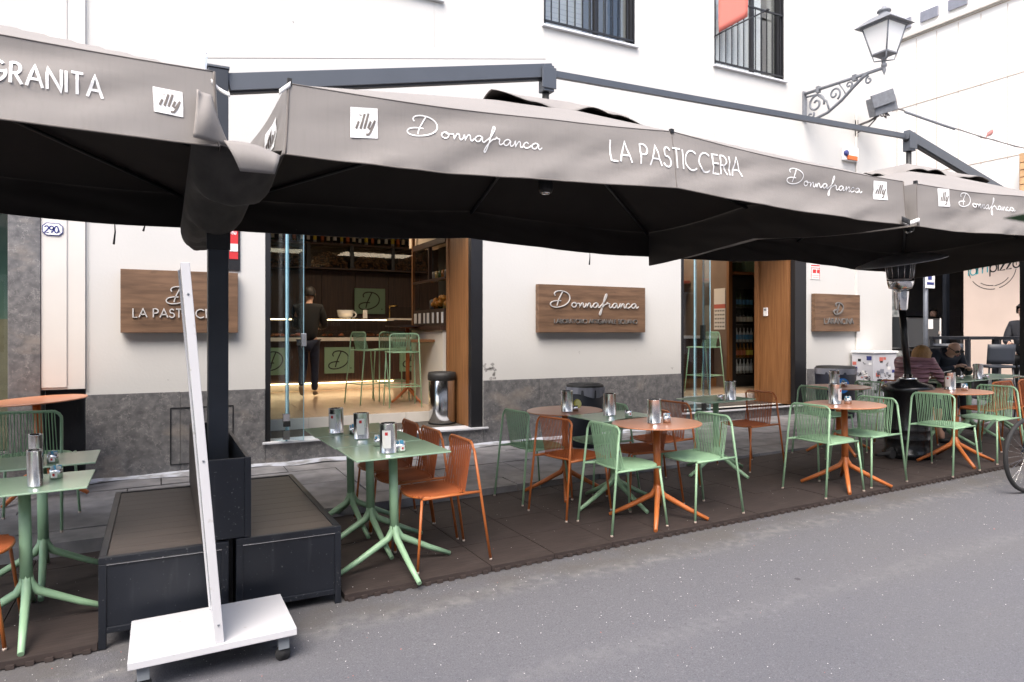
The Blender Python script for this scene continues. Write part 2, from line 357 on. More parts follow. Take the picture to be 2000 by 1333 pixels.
ILLY = [([(.20,.30),(.30,.55)],.085), ([(.36,.74),(.37,.77)],.09), ([(.36,.30),(.52,.80)],.085), ([(.50,.30),(.66,.82)],.085),
        ([(.64,.32),(.74,.56)],.085), ([(.66,.32),(.76,.34),(.90,.60)],.075), ([(.90,.60),(.80,.34),(.68,.14),(.56,.12)],.075)]
def strokes(mb, lines, W, fn, depth=0, mi=0):
    """ribbons of width W along 2-D lines; fn(x, y, lift) -> 3-D point"""
    for ln in lines:
        P = [ln[0]]
        for q in ln[1:]:
            if math.dist(q, P[-1]) > 1e-6: P.append(q)
        if len(P) < 2: continue
        L, Rr = [], []
        for i in range(len(P)):
            a = P[max(i-1,0)]; b = P[min(i+1,len(P)-1)]
            d = (b[0]-a[0], b[1]-a[1]); l = math.hypot(*d) or 1; nx, ny = -d[1]/l, d[0]/l
            if 0 < i < len(P)-1:      # mitre
                e = (P[i][0]-a[0], P[i][1]-a[1]); le = math.hypot(*e) or 1
                cs_ = abs(nx*(-e[1]/le)+ny*(e[0]/le)); k = min(1/max(cs_,.45), 2.0)
            else: k = 1
            h = W/2*k; px, py = P[i]
            L.append((px+nx*h, py+ny*h)); Rr.append((px-nx*h, py-ny*h))
        n = len(P)
        vs = [fn(x, y, depth) for x, y in L]+[fn(x, y, depth) for x, y in Rr]
        fs = [(i, n+i, n+i+1, i+1) for i in range(n-1)]
        if depth:
            vs += [fn(x, y, 0) for x, y in L]+[fn(x, y, 0) for x, y in Rr]
            for i in range(n-1): fs += [(i, i+1, 2*n+i+1, 2*n+i), (n+i+1, n+i, 3*n+i, 3*n+i+1)]
            fs += [(0, 2*n, 3*n, n), (n-1, 2*n-1, 4*n-1, 3*n-1)]
        mb.add(vs, fs, mi=mi)
    return mb
def fit(lines, w0, x0, z0, sx, sy): return [[(x0+a*sx, z0+b*sy) for a, b in l] for l in lines]

# ---------------------------------------------------------------- ground
def gz(x): return S*max(-30, min(x, 16))
g = MB(); xs = [-60,-30,-20,-12,-8,-5,-3,-2,-1,0,1,2,3,4,5,6,7,8,9,10,12,14,16,22,40,90]; ys = [-60,-30,-12,-6,-3,-1,0,1,2,3,4,5,6,8,12,25,80]
g.v = [(x,y,gz(x)) for y in ys for x in xs]; n = len(xs)
g.f = [(j*n+i, j*n+i+1, (j+1)*n+i+1, (j+1)*n+i) for j in range(len(ys)-1) for i in range(n-1)]; g.s = [True]*len(g.f); g.m = [0]*len(g.f)
tag(obj('road', g, M['asphalt']), kind='structure')
def pz(x, y): return .125+.0105*x+(y-5.68)*.0145
pav = tag(bpy.data.objects.new('pavement', None), kind='structure'); C.objects.link(pav)
b_ = MB(); b_.v = [(x,y,pz(x,y)-.03) for y in (5.7,7.9) for x in (-9,11.7)]+[(x,y,-.3) for y in (5.7,7.9) for x in (-9,11.7)]
b_.f = [(0,1,3,2),(0,4,5,1),(1,5,7,3)]; b_.s = [False]*3; b_.m = [0]*3
obj('bed', b_, M['grime'], pav)
def slab(x0, x1, y0, y1, nm, mt, drop=.10):
    m = MB(); dz = random.uniform(-.004,.004); tl = random.uniform(-.004,.004); k = 3
    sx = max(2, int((x1-x0)/.25)); top = lambda u, v: (x0+(x1-x0)*u, y0+(y1-y0)*v, pz(x0+(x1-x0)*u, y0+(y1-y0)*v)+dz+tl*(u-.5))
    m.grid(top, sx, 2, smooth=False)
    c = [top(0,0), top(1,0), top(1,1), top(0,1)]; d = [(p[0],p[1],p[2]-drop) for p in c]
    for i in range(4): m.quad(d[i], d[(i+1)%4], c[(i+1)%4], c[i])
    return obj(nm, m, mt, pav, bevel=.008)
x = -4.2
while x < 11.6:
    L = random.uniform(.85, 1.25); x1 = min(x+L, 11.65)
    slab(x+.006, x1-.006, 5.66+random.uniform(-.006,.012), 5.98, 'kerb_stone', M['paving'], .16); x = x1
for r_, (y0, y1) in enumerate(((5.99,6.60),(6.61,7.2),(7.21,7.77))):
    x = -4.2-.4*r_
    while x < 11.6:
        L = random.uniform(.75, 1.15); x1 = min(x+L, 11.65); slab(x+.005, x1-.005, y0, y1, 'paving_slab', M['paving']); x = x1
# whitewash splashed along the foot of the wall
m = MB()
def wash(u, v):
    X_ = -1+u*7.8; wv = .24+.14*mnoise.noise((X_*1.7, 0, 0)); Y_ = 7.735-v*wv
    return (X_, Y_, pz(X_, Y_)+.008+.004*sin(X_*9))
m.grid(wash, 90, 2)
overlay(M.setdefault('wash', mat('whitewash', (.48,.50,.55), .8)), lambda t, c: mixc(t, noise_mask(t, 6, .46, .60, det=8, amt=.9), c, (.22,.215,.21)))
tag(obj('whitewash', m, M['wash'], pav))

# rubber matting
def terrace(name, label, x0, nx, y0=3.957, ny=4, last=.27):
    t = thing(name, label, 'rubber matting', (x0, y0, gz(x0)))
    mb = MB().box(.003,.467,.003,.467,.008,.040)
    meA = None
    for kind in (0, 1):
        mb = MB().box(.003,.467,.004,.467,.006,.040)
        if kind:
            for q in range(6): mb.box(.02+.077*q, .055+.077*q, -.010, .004, .002, .022)
        me = mb.mesh('rubber_tile', M['rubber'])
        for i in range(nx):
            for j in range(ny):
                if (j == 0) != bool(kind): continue
                o = link('rubber_tile', me, t, True)
                q = Matrix.Translation((.47*i, .47*j, S*.47*i+random.uniform(-.0015,.0015))) @ Matrix.Rotation(-math.atan(S), 4, 'Y') @ Matrix.Rotation(R(random.uniform(-.15,.15)), 4, 'Z')
                if j == ny-1: q = q @ Matrix.Diagonal((1, last/.47, 1, 1))
                o.matrix_basis = q
                if kind:
                    pass
    return t
terrace('terrace_mat', 'long run of dark brown rubber tiles under the tables beside the road', .955, 23)
terrace('terrace_mat', 'short run of dark brown rubber tiles ending at the black planter bench', -.265-.47*8, 8)

# confetti and litter on the road and mats
m = MB(); rnd = random.Random(3)
for i in range(2600):
    X_ = rnd.uniform(-1.5, 11); Y_ = 3.93-abs(rnd.gauss(0, 1.1)) if i % 3 else rnd.uniform(3.97, 5.6)
    if Y_ < .8: continue
    if Y_ > 3.95 and -.27 < X_ < .96: continue
    z = gz(X_)+(.0425 if Y_ > 3.95 else .003); a = rnd.uniform(0, PI); s_ = rnd.uniform(.0012,.0034)*(1.0 if i % 41 else 2.4)
    ca, sa = cos(a)*s_, sin(a)*s_
    if i % 3 == 0 and i % 9: continue
    m.quad((X_-ca,Y_-sa,z),(X_+sa,Y_-ca,z),(X_+ca,Y_+sa,z+.001),(X_-sa,Y_+ca,z), mi=0 if rnd.random() < .9 else 1)
tag(obj('confetti', m, [M['label'], M['redbanner']]), 'tiny paper confetti scattered over the road and the rubber tiles', 'litter', kind='stuff')

# ---------------------------------------------------------------- cafe building
cafe = thing('cafe_building', 'white plastered cafe building with grey stone plinth and two open shopfronts', 'building', (5, 7.75, 0))
def wall_grid(mb, x0, x1, z0, z1, y, holes, depth):
    X_ = sorted({x0, x1, *[h[0] for h in holes], *[h[1] for h in holes]}); Z_ = sorted({z0, z1, *[h[2] for h in holes], *[h[3] for h in holes]})
    ins = lambda a, b: any(h[0]-1e-6 < a < h[1] and h[2]-1e-6 < b < h[3] for h in holes)
    for i in range(len(X_)-1):
        for j in range(len(Z_)-1):
            if not ins((X_[i]+X_[i+1])/2, (Z_[j]+Z_[j+1])/2): mb.quad((X_[i],y,Z_[j]),(X_[i+1],y,Z_[j]),(X_[i+1],y,Z_[j+1]),(X_[i],y,Z_[j+1]))
    for a, b, c, d in holes:
        dd = depth
        mb.quad((a,y,c),(a,y,d),(a,y+dd,d),(a,y+dd,c)); mb.quad((b,y,d),(b,y,c),(b,y+dd,c),(b,y+dd,d))
        mb.quad((a,y,d),(b,y,d),(b,y+dd,d),(a,y+dd,d)); mb.quad((b,y,c),(a,y,c),(a,y+dd,c),(b,y+dd,c))
    return mb
D1 = (1.018, 3.587, .385, 3.1); D2 = (6.762, 9.40, .395, 3.1)
WIN = [(1.5,3.02,5.575,7.6), (4.46,5.93,5.575,7.6), (7.405,8.88,5.575,7.6)]
wm_ = MB(); wall_grid(wm_, -.62, 11.6, -.2, 10.5, 7.75, [D1, D2]+WIN, .35)
wall_grid(wm_, -8, -1.227, 3.1, 10.5, 7.75, [], .3)
wall_grid(wm_, -1.227, -.62, 3.1, 10.5, 7.75, [], .3)
wm_.quad((11.6,7.75,-.2),(11.6,16,-.2),(11.6,16,10.5),(11.6,7.75,10.5)); wm_.quad((-8,7.75,10.5),(11.6,7.75,10.5),(11.6,16,10.5),(-8,16,10.5))
wm_.quad((-8,16,-.2),(-8,16,10.5),(11.6,16,10.5),(11.6,16,-.2)); wm_.quad((-8,7.75,3.1),(-8,7.75,10.5),(-8,16,10.5),(-8,16,3.1))
wo = obj('wall', wm_, M['plaster'], cafe)
# hairline joints in the render: shallow dark beads
for x_, z0_, z1_ in ((2.944,5.0,10),(4.46,3.1,5.54),(7.405,3.1,5.54),(-.60,1.0,10),(10.63,1.0,5.1)): obj('render_joint', MB().box(x_-.003, x_+.003, 7.746, 7.752, z0_, z1_), M['joint'], cafe)
pp = MB().box(10.60,10.625,7.72,7.748,1.0,5.3); obj('conduit', pp, M['plaster2'], cafe)
# plaster cover beside the alcove
m = MB().box(-.975,-.622,7.725,7.80,1.03,10); m.box(-.975,-.77,7.715,7.7245,1.05,10); obj('cover_panel', m, M['plaster2'], cafe, bevel=.004)
m = MB().box(-.975,-.622,8.0,8.05,-.1,1.1).box(-.64,-.622,7.76,8.0,-.1,1.03); obj('alcove_back', m, M['boxmetal'], cafe)
m = MB().box(-1.227,-.977,7.70,8.0,-.1,3.1); obj('pilaster', m, M['stone'], cafe, bevel=.006)
# plinth slabs
for a, b, n_ in ((-.619,1.016,2),(3.589,6.76,4),(9.402,11.6,3)):
    for i in range(n_):
        u0 = a+(b-a)*i/n_; u1 = a+(b-a)*(i+1)/n_
        m = MB().box(u0+.0015,u1-.0015,7.728,7.752,-.1,.970+random.uniform(-.002,.002)); obj('plinth_slab', m, M['stone'], cafe, bevel=.003)
for a, b in ((1.018,3.587),(6.762,9.40)):
    obj('door_riser', MB().box(a,b,7.73,8.0,-.1,.372), M['stone'], cafe)
    obj('door_sill', MB().box(a-.03 if a<2 else a,b+.06,7.705,7.98,.3725,.395), M['sill'], cafe, bevel=.004)
    obj('door_frame_post', MB().box(a+.001,a+.055,7.752,7.85,.395,3.1), M['dark_frame'], cafe)
obj('door_frame_post', MB().box(3.43,3.586,7.752,7.84,.395,3.1), M['dark_frame'], cafe)
obj('door_frame_post', MB().box(9.14,9.399,7.752,7.84,.395,3.1), M['dark_frame'], cafe)
# flush meter hatch in the plinth
m = MB()
for b4 in ((.105,.115,.23,.81),(.69,.70,.23,.81)): m.box(b4[0],b4[1],7.722,7.7275,b4[2],b4[3])
for b4 in ((.115,.69,.23,.24),(.115,.69,.80,.81)): m.box(b4[0],b4[1],7.722,7.7275,b4[2],b4[3])
obj('hatch_outline', m, M['dark_frame'], cafe)
# shop left of the pilaster
m = MB().box(-4.2,-1.228,7.95,8.0,.45,3.1); obj('shop_window', m, M['clearglass'], cafe)
m = MB().box(-4.2,-1.228,8.6,8.65,-.1,3.1); obj('shop_back', m, mat('shop_green', (.05,.12,.085), .5, col2=(.12,.18,.13), vs=2), cafe)
m = MB().box(-4.2,-1.228,8.05,8.5,.45,1.7); obj('shop_display', m, mat('display_khaki', (.16,.14,.08), .6, var=.2, vs=6), cafe)
m = MB().box(-4.2,-1.228,7.9,8.0,-.1,.449); obj('shop_riser', m, M['stone'], cafe)

# peeling plaster beside the door and small bolt holes
rp_ = random.Random(4)
for cx_, cz_, n_, s0 in ((3.66,1.16,7,.035),(3.70,1.04,5,.03),(6.6,1.05,3,.012),(5.0,1.3,3,.008),(1.30,4.95,1,.012),(.10,1.10,1,.009),(-.28,1.62,2,.008)):
    for k in range(n_):
        a_x, a_z = cx_+rp_.uniform(-1,1)*s0*2, cz_+rp_.uniform(-1,1)*s0*2; m = MB()
        m.add([(a_x+s0*rp_.uniform(.3,1)*cos(q_*PI/4), 7.7488, a_z+s0*rp_.uniform(.3,1)*sin(q_*PI/4)) for q_ in range(8)], [tuple(range(8))]); obj('chipped_plaster', m, M['chip'], cafe)
# upper windows with railings
def upper_window(x0, x1, z0, full):
    W_ = obj('window_frame', MB().box(x0+.001,x0+.05,7.80,7.90,z0,7.6).box(x1-.05,x1-.001,7.78,7.90,z0,7.6).box(x0+.05,x1-.05,7.84,7.90,z0+.002,z0+.05).box((x0+x1)/2+.12,(x0+x1)/2+.18,7.84,7.90,z0+.05,7.6), M['dark_frame'], cafe, bevel=.004)
    obj('pane', MB().box(x0+.05,(x0+x1)/2+.12,7.868,7.874,z0+.05,7.6), M['winglass'], W_)
    obj('pane', MB().box((x0+x1)/2+.18,x1-.05,7.868,7.874,z0+.05,7.6), M['winglass'], W_)
    obj('reveal_lining', MB().box(x1-.02,x1-.0005,7.752,7.78,z0+.002,7.6), M['dark_frame'], W_)
    bl = MB()
    if not full:
        for k in range(26): bl.box(x0+.06,(x0+x1)/2-.05,7.90,7.915,z0+.06+.07*k,z0+.125+.07*k)
        obj('shutter', bl, mat('shutter_grey', (.50,.49,.48), .6), W_)
    else:
        bl.box(x0+.06,x1-.35,7.90,7.91,z0+.06,7.58); obj('curtain', bl, mat('curtain_white', (.75,.76,.78), .8), W_)
    obj('room_behind', MB().box(x0,x1,8.4,8.45,z0,7.6), mat('dim_room', (.16,.15,.14), .9), W_)
    obj('window_sill', MB().box(x0-.03,x1+.04,7.70,7.86,z0-.03,z0-.002), M['sill'], cafe, bevel=.004)
    r_ = obj('railing', MB().box(x0,x1,7.752,7.775,z0+.055,z0+.08).box(x0,x0+.03,7.752,7.775,z0+.002,7.6), M['dark_frame'], W_)
    top = 6.63 if full else 6.63
    obj('top_rail', MB().box(x0+.03,x1,7.752,7.775,top-.025,top), M['dark_frame'], W_)
    k = 12
    me = MB().box(-.006,.006,7.757,7.769,z0+.08,top-.025).mesh('railing_bar', M['dark_frame'])
    for i in range(1, k):
        o = link('railing_bar', me, W_); o.location.x = x0+(x1-x0)*i/k
for i, (a, b, c, d) in enumerate(WIN): upper_window(a, b, c, i == 2)

# ---------------------------------------------------------------- shop interior
obj('vestibule_floor', MB().box(1.02,3.6,7.985,8.63,.30,.392), M['doormat'], cafe)
obj('vestibule_floor', MB().box(6.77,9.4,7.985,8.63,.30,.392), M['doormat'], cafe)
ris = MB()
for i in range(4): obj('riser_slab', MB().box(1.02+.62*i,1.636+.62*i,8.61,8.66,.392,.522), M['riser'], cafe)
for i in range(5): obj('riser_slab', MB().box(6.77+.62*i,7.386+.62*i,8.61,8.66,.392,.522), M['riser'], cafe)
fl = MB().box(-.5,11.5,8.64,15,.42,.524); obj('shop_floor', fl, M['grime'], cafe)
me = MB().box(.002,.798,.002,.798,.524,.530).mesh('floor_tile', M['floortile'])
for i in range(13):
    for j in range(6):
        if 1.0+.8*i > 11: continue
        o = link('floor_tile', me, cafe); o.matrix_basis = o.matrix_basis @ Matrix.Translation((.9+.8*i, 8.64+.8*j, 0))
obj('ceiling', MB().box(-.5,11.5,8.1,15,3.62,3.7), M['cream'], cafe)
m = MB().box(-.5,-.45,8.1,15,.5,3.62).box(11.45,11.5,8.1,15,.5,3.62).box(-.45,11.45,14.9,15,.5,3.62)
obj('inner_wall', m, M['brownwall'], cafe)
obj('inner_wall', MB().box(3.60,6.75,8.105,8.2,.53,3.62), M['brownwall'], cafe)
obj('inner_wall', MB().box(-.45,1.0,8.105,8.2,.53,3.62), M['brownwall'], cafe)
# wooden side linings of the two entrances
obj('wood_side_panel', MB().box(3.44,3.58,7.86,8.50,.395,3.09), M['doorwood'], cafe, bevel=.004)
obj('wood_side_panel', MB().box(9.10,9.35,7.86,8.45,.395,3.09), M['doorwood'], cafe, bevel=.004)
obj('lining_edge', MB().box(3.42,3.5,8.502,8.56,.395,3.09), M['doorwood'], cafe)
obj('lining_edge', MB().box(9.06,9.16,8.452,8.53,.395,3.09), M['doorwood'], cafe)
# white return counter with ledge, glazed cupboard above
t = thing('side_counter', 'white side counter with thin wooden ledge inside the wider doorway', 'counter', (3.9,9.3,.53))
obj('body', MB().box(3.45,4.3,8.75,10.05,.53,1.60), M['creamw'], t)
obj('ledge', MB().box(3.10,3.449,9.05,9.9,1.43,1.47), M['doorwood'], t, bevel=.006)
obj('counter_top', MB().box(3.40,4.3,8.72,10.1,1.601,1.66), M['darkwood'], t)
for k in range(7): obj('striped_box', MB().box(3.47,3.475,8.8+.18*k,8.8+.18*k+random.uniform(.05,.12),1.70,1.85), M['label'], t)
obj('striped_back', MB().box(3.476,3.6,8.76,10.0,1.661,1.90), M['brownwall'], t)
t = thing('glazed_cupboard', 'tall wood framed cupboard of jars above the white side counter', 'cupboard', (3.9,9.3,1.9))
obj('frame', MB().box(3.46,3.52,8.7,10.02,2.80,2.88).box(3.46,3.52,8.7,10.02,2.30,2.33).box(3.47,3.52,9.35,9.39,2.33,2.8), M['darkwood'], t); obj('corner_post', MB().box(3.46,3.50,10.03,10.08,1.661,3.3), M['doorwood'], t)
obj('back_panel', MB().box(3.9,3.95,8.7,10.08,1.91,2.88), M['black'], t)
obj('upper_wall', MB().box(3.53,3.95,8.7,10.4,2.89,3.6), M['cream'], t)
jar = MB().lathe([(0,0),(.05,0),(.05,.13),(.03,.15),(0,.15)], 10); jme = [jar.mesh('jar', mat('jar_'+c_, rgb, .25)) for c_, rgb in (('amber',(.25,.10,.02)),('green',(.03,.07,.02)),('straw',(.35,.25,.10)),('grey',(.2,.2,.2)))]
for k in range(9):
    o = link('jar', jme[k % 4], t); o.location = Vector(wm(t).translation)*0+Vector((3.72, 8.85+.13*k, 2.335))
for k in range(6):
    o = link('jar', jme[(k*3) % 4], t); o.location = (3.7, 8.9+.18*k, 1.915)
fr_ = MB()
for k in range(26):
    c_ = (3.66+random.uniform(-.06,.06), 9.35+random.uniform(-.3,.35), 1.97+random.uniform(0,.10)); fr_.lathe([(0,-.045),(.035,-.025),(.045,0),(.035,.025),(0,.045)], 8, c_)
tag(obj('oranges', fr_, mat('orange_fruit', (.50,.20,.02), .5)), 'heap of oranges in the glazed cupboard over the side counter', 'oranges', kind='stuff')
# main counter
t = thing('main_counter', 'long dark wood bar counter with glowing strip at its foot and glass top case', 'counter', (3,12.4,.53))
obj('plinth', MB().box(.2,8.2,12.48,13.2,.53,.66), M['creamw'], t)
for k in range(13): obj('front_panel', MB().box(.2+.615*k,.81+.615*k,12.42,12.46,.70,1.40), M['darkwood'], t, bevel=.004)
obj('carcass', MB().box(.2,8.2,12.461,13.2,.661,1.41), M['darkwood'], t)
obj('worktop', MB().box(.2,8.2,12.3,13.2,1.411,1.47), M['riser'], t, bevel=.006)
obj('light_strip', MB().box(.3,3.9,12.40,12.42,.655,.672), M['glow'], t)
obj('glass_case', MB().box(.3,3.9,12.40,12.41,1.475,1.78), M['clearglass'], t)
obj('case_shelf', MB().box(.3,3.9,12.38,12.9,1.782,1.80), M['riser'], t)
obj('light_strip', MB().box(.3,3.75,12.36,12.378,1.785,1.80), M['glow'], t)
pst = MB()
for k in range(60):
    c_ = (random.uniform(.5,3.9), random.uniform(12.45,12.8), 1.50); s_ = random.uniform(.03,.06); pst.lathe([(0,0),(s_,0),(s_*.9,s_*.6),(0,s_)], 7, c_)
tag(obj('pastries', pst, mat('pastry', (.22,.10,.035), .6, col2=(.35,.06,.03), vs=14)), 'row of small pastries and cakes under the glass counter case', 'pastries', kind='stuff')
def dsign(name, label, x0, x1, z0, z1, y):
    s_ = thing(name, label, 'sign', ((x0+x1)/2, y, z0), group='green monogram signs')
    obj('sign_board', MB().box(x0,x1,y-.02,y,z0,z1), M['signgreen'], s_, bevel=.003)
    h = (z1-z0)/4.6; l_ = fit([spline(q) for q in D_MONO]+[[(4.1,.05),(4.3,.05)]], 0, x0+(x1-x0)*.14, z0+(z1-z0)*.18, (x1-x0)/5.6, h)
    obj('monogram', strokes(MB(), l_, h*.20, lambda a, b, d: (a, y-.023-d, b)), M['black'], s_)
dsign('monogram_sign', 'square green D sign on the counter front beside the standing customer', 2.63, 3.16, .83, 1.30, 12.41)
dsign('monogram_sign', 'narrow slice of green D sign seen through the folded glass door', 1.55, 2.0, .83, 1.30, 12.41)
dsign('monogram_sign', 'green D sign on the counter front behind the bar stools', 4.02, 4.5, .83, 1.30, 12.41)
dsign('monogram_sign', 'dim green D sign on the back wall over the counter', 3.73, 4.40, 1.96, 2.51, 14.6)
# back wall panels and high shelves
t = thing('back_shelving', 'dark high wall shelving with bottles and glazed boxes of corks', 'shelving', (3,14.6,2.8))
for k in range(7): obj('wall_panel', MB().box(.9+.72*k,1.61+.72*k,14.66,14.70,.6,2.86), M['darkwood'], t)
obj('shelf_board', MB().box(.9,5.3,14.2,14.7,3.36,3.40), M['darkwood'], t); obj('shelf_board', MB().box(.9,5.3,14.2,14.7,2.86,2.89), M['darkwood'], t)
for k in range(6): obj('upright', MB().box(.9+.88*k,.97+.88*k,14.18,14.7,2.89,3.36), M['boxmetal'], t)
for k in range(5): obj('box_glass', MB().box(.98+.88*k,1.77+.88*k,14.19,14.195,2.895,3.355), M['clearglass'], t)
ck = MB()
for k in range(800):
    b5 = k % 5; cx = .98+.88*b5+random.uniform(.03,.76); h_ = .32*sin(PI*(cx-.98-.88*b5)/.79)**.5; cz = 2.9+random.uniform(0,h_)
    dx = random.uniform(-.02,.02); ck.tube([(cx-dx,14.24+random.uniform(0,.06),cz),(cx+dx,14.26+random.uniform(0,.06),cz+.012)], .014, 5)
tag(obj('cork_pile', ck, mat('cork', (.20,.10,.05), .9, var=.4, vs=30), t), kind='stuff')
btl = MB().lathe([(0,0),(.038,0),(.038,.20),(.014,.26),(.014,.33),(0,.33)], 10)
lab = MB().lathe([(.0395,.06),(.0395,.17)], 10)
bms = [btl.mesh('bottle', mat('bottle_'+n__, c__, .12)) for n__, c__ in (('green',(.02,.045,.015)),('amber',(.22,.09,.01)),('clear',(.45,.45,.42)),('dark',(.015,.008,.006)))]
lms = [lab.mesh('bottle_label', mat('label_'+n__, c__, .6)) for n__, c__ in (('cream',(.6,.53,.4)),('white',(.65,.65,.63)),('yellow',(.6,.48,.05)),('orange',(.45,.12,.04)),('blue',(.08,.25,.4)),('red',(.4,.03,.03)))]
def bottle(x, y, z, bi, li, label, group, s=1.):
    r = link('bottle', bms[bi]); place(r, (x,y,z), 0, scale=s); tag(r, label, 'bottle', group)
    l = link('bottle_label', lms[li], r, True)
for k in range(26):
    bottle(1.5+.135*k+random.uniform(-.02,.02), 14.32, 3.402, (k*7) % 4, (k*5) % 4, ['green','amber','clear','dark'][(k*7) % 4]+' glass bottle with '+['cream','white','yellow','orange'][(k*5) % 4]+' label on the top back shelf', 'bottles on the top back shelf', random.uniform(.75,1.0))
# things on the counter
t = thing('giant_cup', 'oversized white coffee cup on the glass counter shelf', 'cup', (3.05,12.6,1.802))
obj('cup_body', MB().lathe([(0,0),(.07,0),(.13,.06),(.15,.17),(.14,.17),(.12,.07),(0,.02)], 20), M['mug'], t, True)
hd = MB(); hd.tube([(.13+.07*sin(a_)*1.0,0,.09+.055*cos(a_)) for a_ in [PI*k/8 for k in range(9)]], .014, 6); obj('handle', hd, M['mug'], t, True)
t = thing('menu_stand', 'small white card stand beside the oversized cup', 'card', (3.42,12.6,1.802)); obj('card', MB().box(-.04,.04,-.005,.005,.02,.18), M['label'], t, True); obj('base', MB().box(-.03,.03,-.02,.02,0,.02), M['black'], t, True)
t = thing('napkin_tower', 'pale blue tin beside the cash case on the counter end', 'tin', (4.75,12.5,1.802)); obj('body', MB().lathe([(0,0),(.07,0),(.07,.3),(0,.3)], 16), mat('pale_blue', (.35,.42,.55), .4), t, True); obj('lid', MB().lathe([(.072,.28),(.072,.31),(0,.31)], 16), M['steel'], t, True)
t = thing('cake_dome', 'low glass display dome with wooden base on the counter', 'display case', (4.2,12.7,1.802)); obj('base', MB().box(-.35,.35,-.15,.15,0,.03), M['riser'], t, True); obj('dome', MB().box(-.3,.3,-.13,.13,.03,.24), M['clearglass'], t, True); obj('brass_tap', MB().tube([(-.28,0,.03),(-.28,0,.26),(-.12,0,.27)], .012, 6), mat('brass', (.6,.4,.12), .25, 1), t, True)
# ceiling light panels inside
for k, (a, b) in enumerate(((1.3,3.2),(4.2,6.0),(7.0,9.6))):
    t = thing('ceiling_light', ['warm ceiling light panel over the wider doorway room','warm ceiling light panel between the two rooms','warm ceiling light panel over the drinks fridge room'][k], 'ceiling light', ((a+b)/2,10.6,3.6), group='warm ceiling light panels')
    obj('diffuser', MB().box(a,b,10.2,11.0,3.585,3.60), M['glow2'], t); obj('rim', MB().box(a-.03,b+.03,10.17,11.03,3.601,3.619), M['cream'], t)
M['beigewall'] = mat('beige_wall', (.20,.145,.11), .7, var=.15, vs=2)
# second room: beer fridge, counter, calendar, boxes
t = thing('drinks_fridge', 'black glass fronted drinks fridge with rows of bottles', 'fridge', (9.95,9.9,.53))
obj('body', MB().box(9.6,10.32,9.62,9.68,.53,.60).box(9.6,10.32,10.25,10.3,.60,2.56).box(9.6,9.66,9.68,10.25,.6,2.56).box(10.26,10.32,9.68,10.25,.6,2.56).box(9.6,10.32,9.62,10.3,2.561,2.64), M['black'], t)
obj('door_frame', MB().box(9.6,9.70,9.58,9.615,.6,2.56).box(10.28,10.32,9.58,9.615,.6,2.56).box(9.70,10.28,9.58,9.615,2.40,2.56).box(9.70,10.28,9.58,9.615,.6,.75), M['black'], t)
obj('door_glass', MB().box(9.70,10.28,9.59,9.595,.75,2.40), M['clearglass'], t)
for zz in (.78,1.08,1.38,1.72,2.05): obj('shelf', MB().box(9.67,10.25,9.66,10.2,zz-.015,zz), M['steel'], t)
for r_, zz in enumerate((.78,1.08,1.38,1.72,2.05)):
    for k in range(5):
        bottle(9.80+.095*k, 9.665, zz+.001, (2,1,2,3,0)[r_], (1,2 if k>2 else 3,4,0,4)[r_] if r_ != 3 else 0, ['squat bottle on the lowest fridge shelf','bottle with bright label on the second fridge shelf','bottle on the middle fridge shelf with pale blue label','cream labelled bottle on the fourth fridge shelf','clear topped bottle on the uppermost fridge shelf'][r_], ['bottles on the lowest fridge shelf','bottles on the second fridge shelf','bottles on the middle fridge shelf','bottles on the fourth fridge shelf','bottles on the top fridge shelf'][r_], .82)
t = thing('fridge_cabinet', 'tall wood surround with open shelf above the drinks fridge', 'cabinet', (9.95,9.9,.53))
obj('side', MB().box(9.50,9.585,9.56,9.62,.53,3.6), M['doorwood'], t); obj('side_wall', MB().box(9.51,9.585,9.621,10.9,.53,3.6), M['beigewall'], t); obj('side', MB().box(10.335,10.42,9.52,10.3,.53,3.6), M['doorwood'], t)
obj('shelf', MB().box(9.587,10.333,9.54,10.3,2.66,2.71), M['doorwood'], t); obj('back', MB().box(9.587,10.333,10.2,10.3,2.711,3.6), M['creamw'], t)
for k, (xx, ww, hh) in enumerate(((9.75,.16,.24),(10.0,.34,.30))):
    t = thing('green_box', ['small dark green tin on the fridge cabinet','wide pale green box on the fridge cabinet'][k], 'box', (xx+ww/2,9.75,2.711))
    obj('body', MB().box(-ww/2,ww/2,-.12,.12,0,hh), M['signgreen'] if k else mat('olive', (.05,.08,.03), .5), t, True, bevel=.02); obj('lid_line', MB().box(-ww/2-.004,ww/2+.004,-.124,.124,hh*.78,hh*.82), M['creamw'], t, True)
t = thing('rear_counter', 'dark panelled counter with pale worktop beside the drinks fridge', 'counter', (8.4,9.9,.53))
for k in range(4): obj('front_panel', MB().box(6.95+.62*k,7.56+.62*k,9.86,9.9,.70,1.45), M['darkwood'], t, bevel=.004)
obj('plinth', MB().box(6.95,9.49,9.88,10.3,.53,.699), M['doorwood'], t); obj('worktop', MB().box(6.9,9.49,9.8,10.4,1.451,1.50), M['riser'], t)
obj('kitchen_wall', MB().box(6.8,9.49,10.9,10.95,.53,3.6), M['beigewall'], cafe)
obj('kitchen_shelf', MB().box(6.8,9.49,10.6,10.89,2.55,2.60), M['redbanner'], cafe)
t = thing('wall_calendar', 'white wall calendar with picture above the date grid', 'calendar', (9.5,9.8,1.9))
obj('picture', MB().box(9.500,9.508,9.66,9.95,2.10,2.40), M['label'], t); obj('band', MB().box(9.500,9.508,9.66,9.95,2.02,2.099), M['redbanner'], t)
obj('date_sheet', MB().box(9.500,9.508,9.66,9.95,1.62,2.019), M['label'], t); dg = MB()
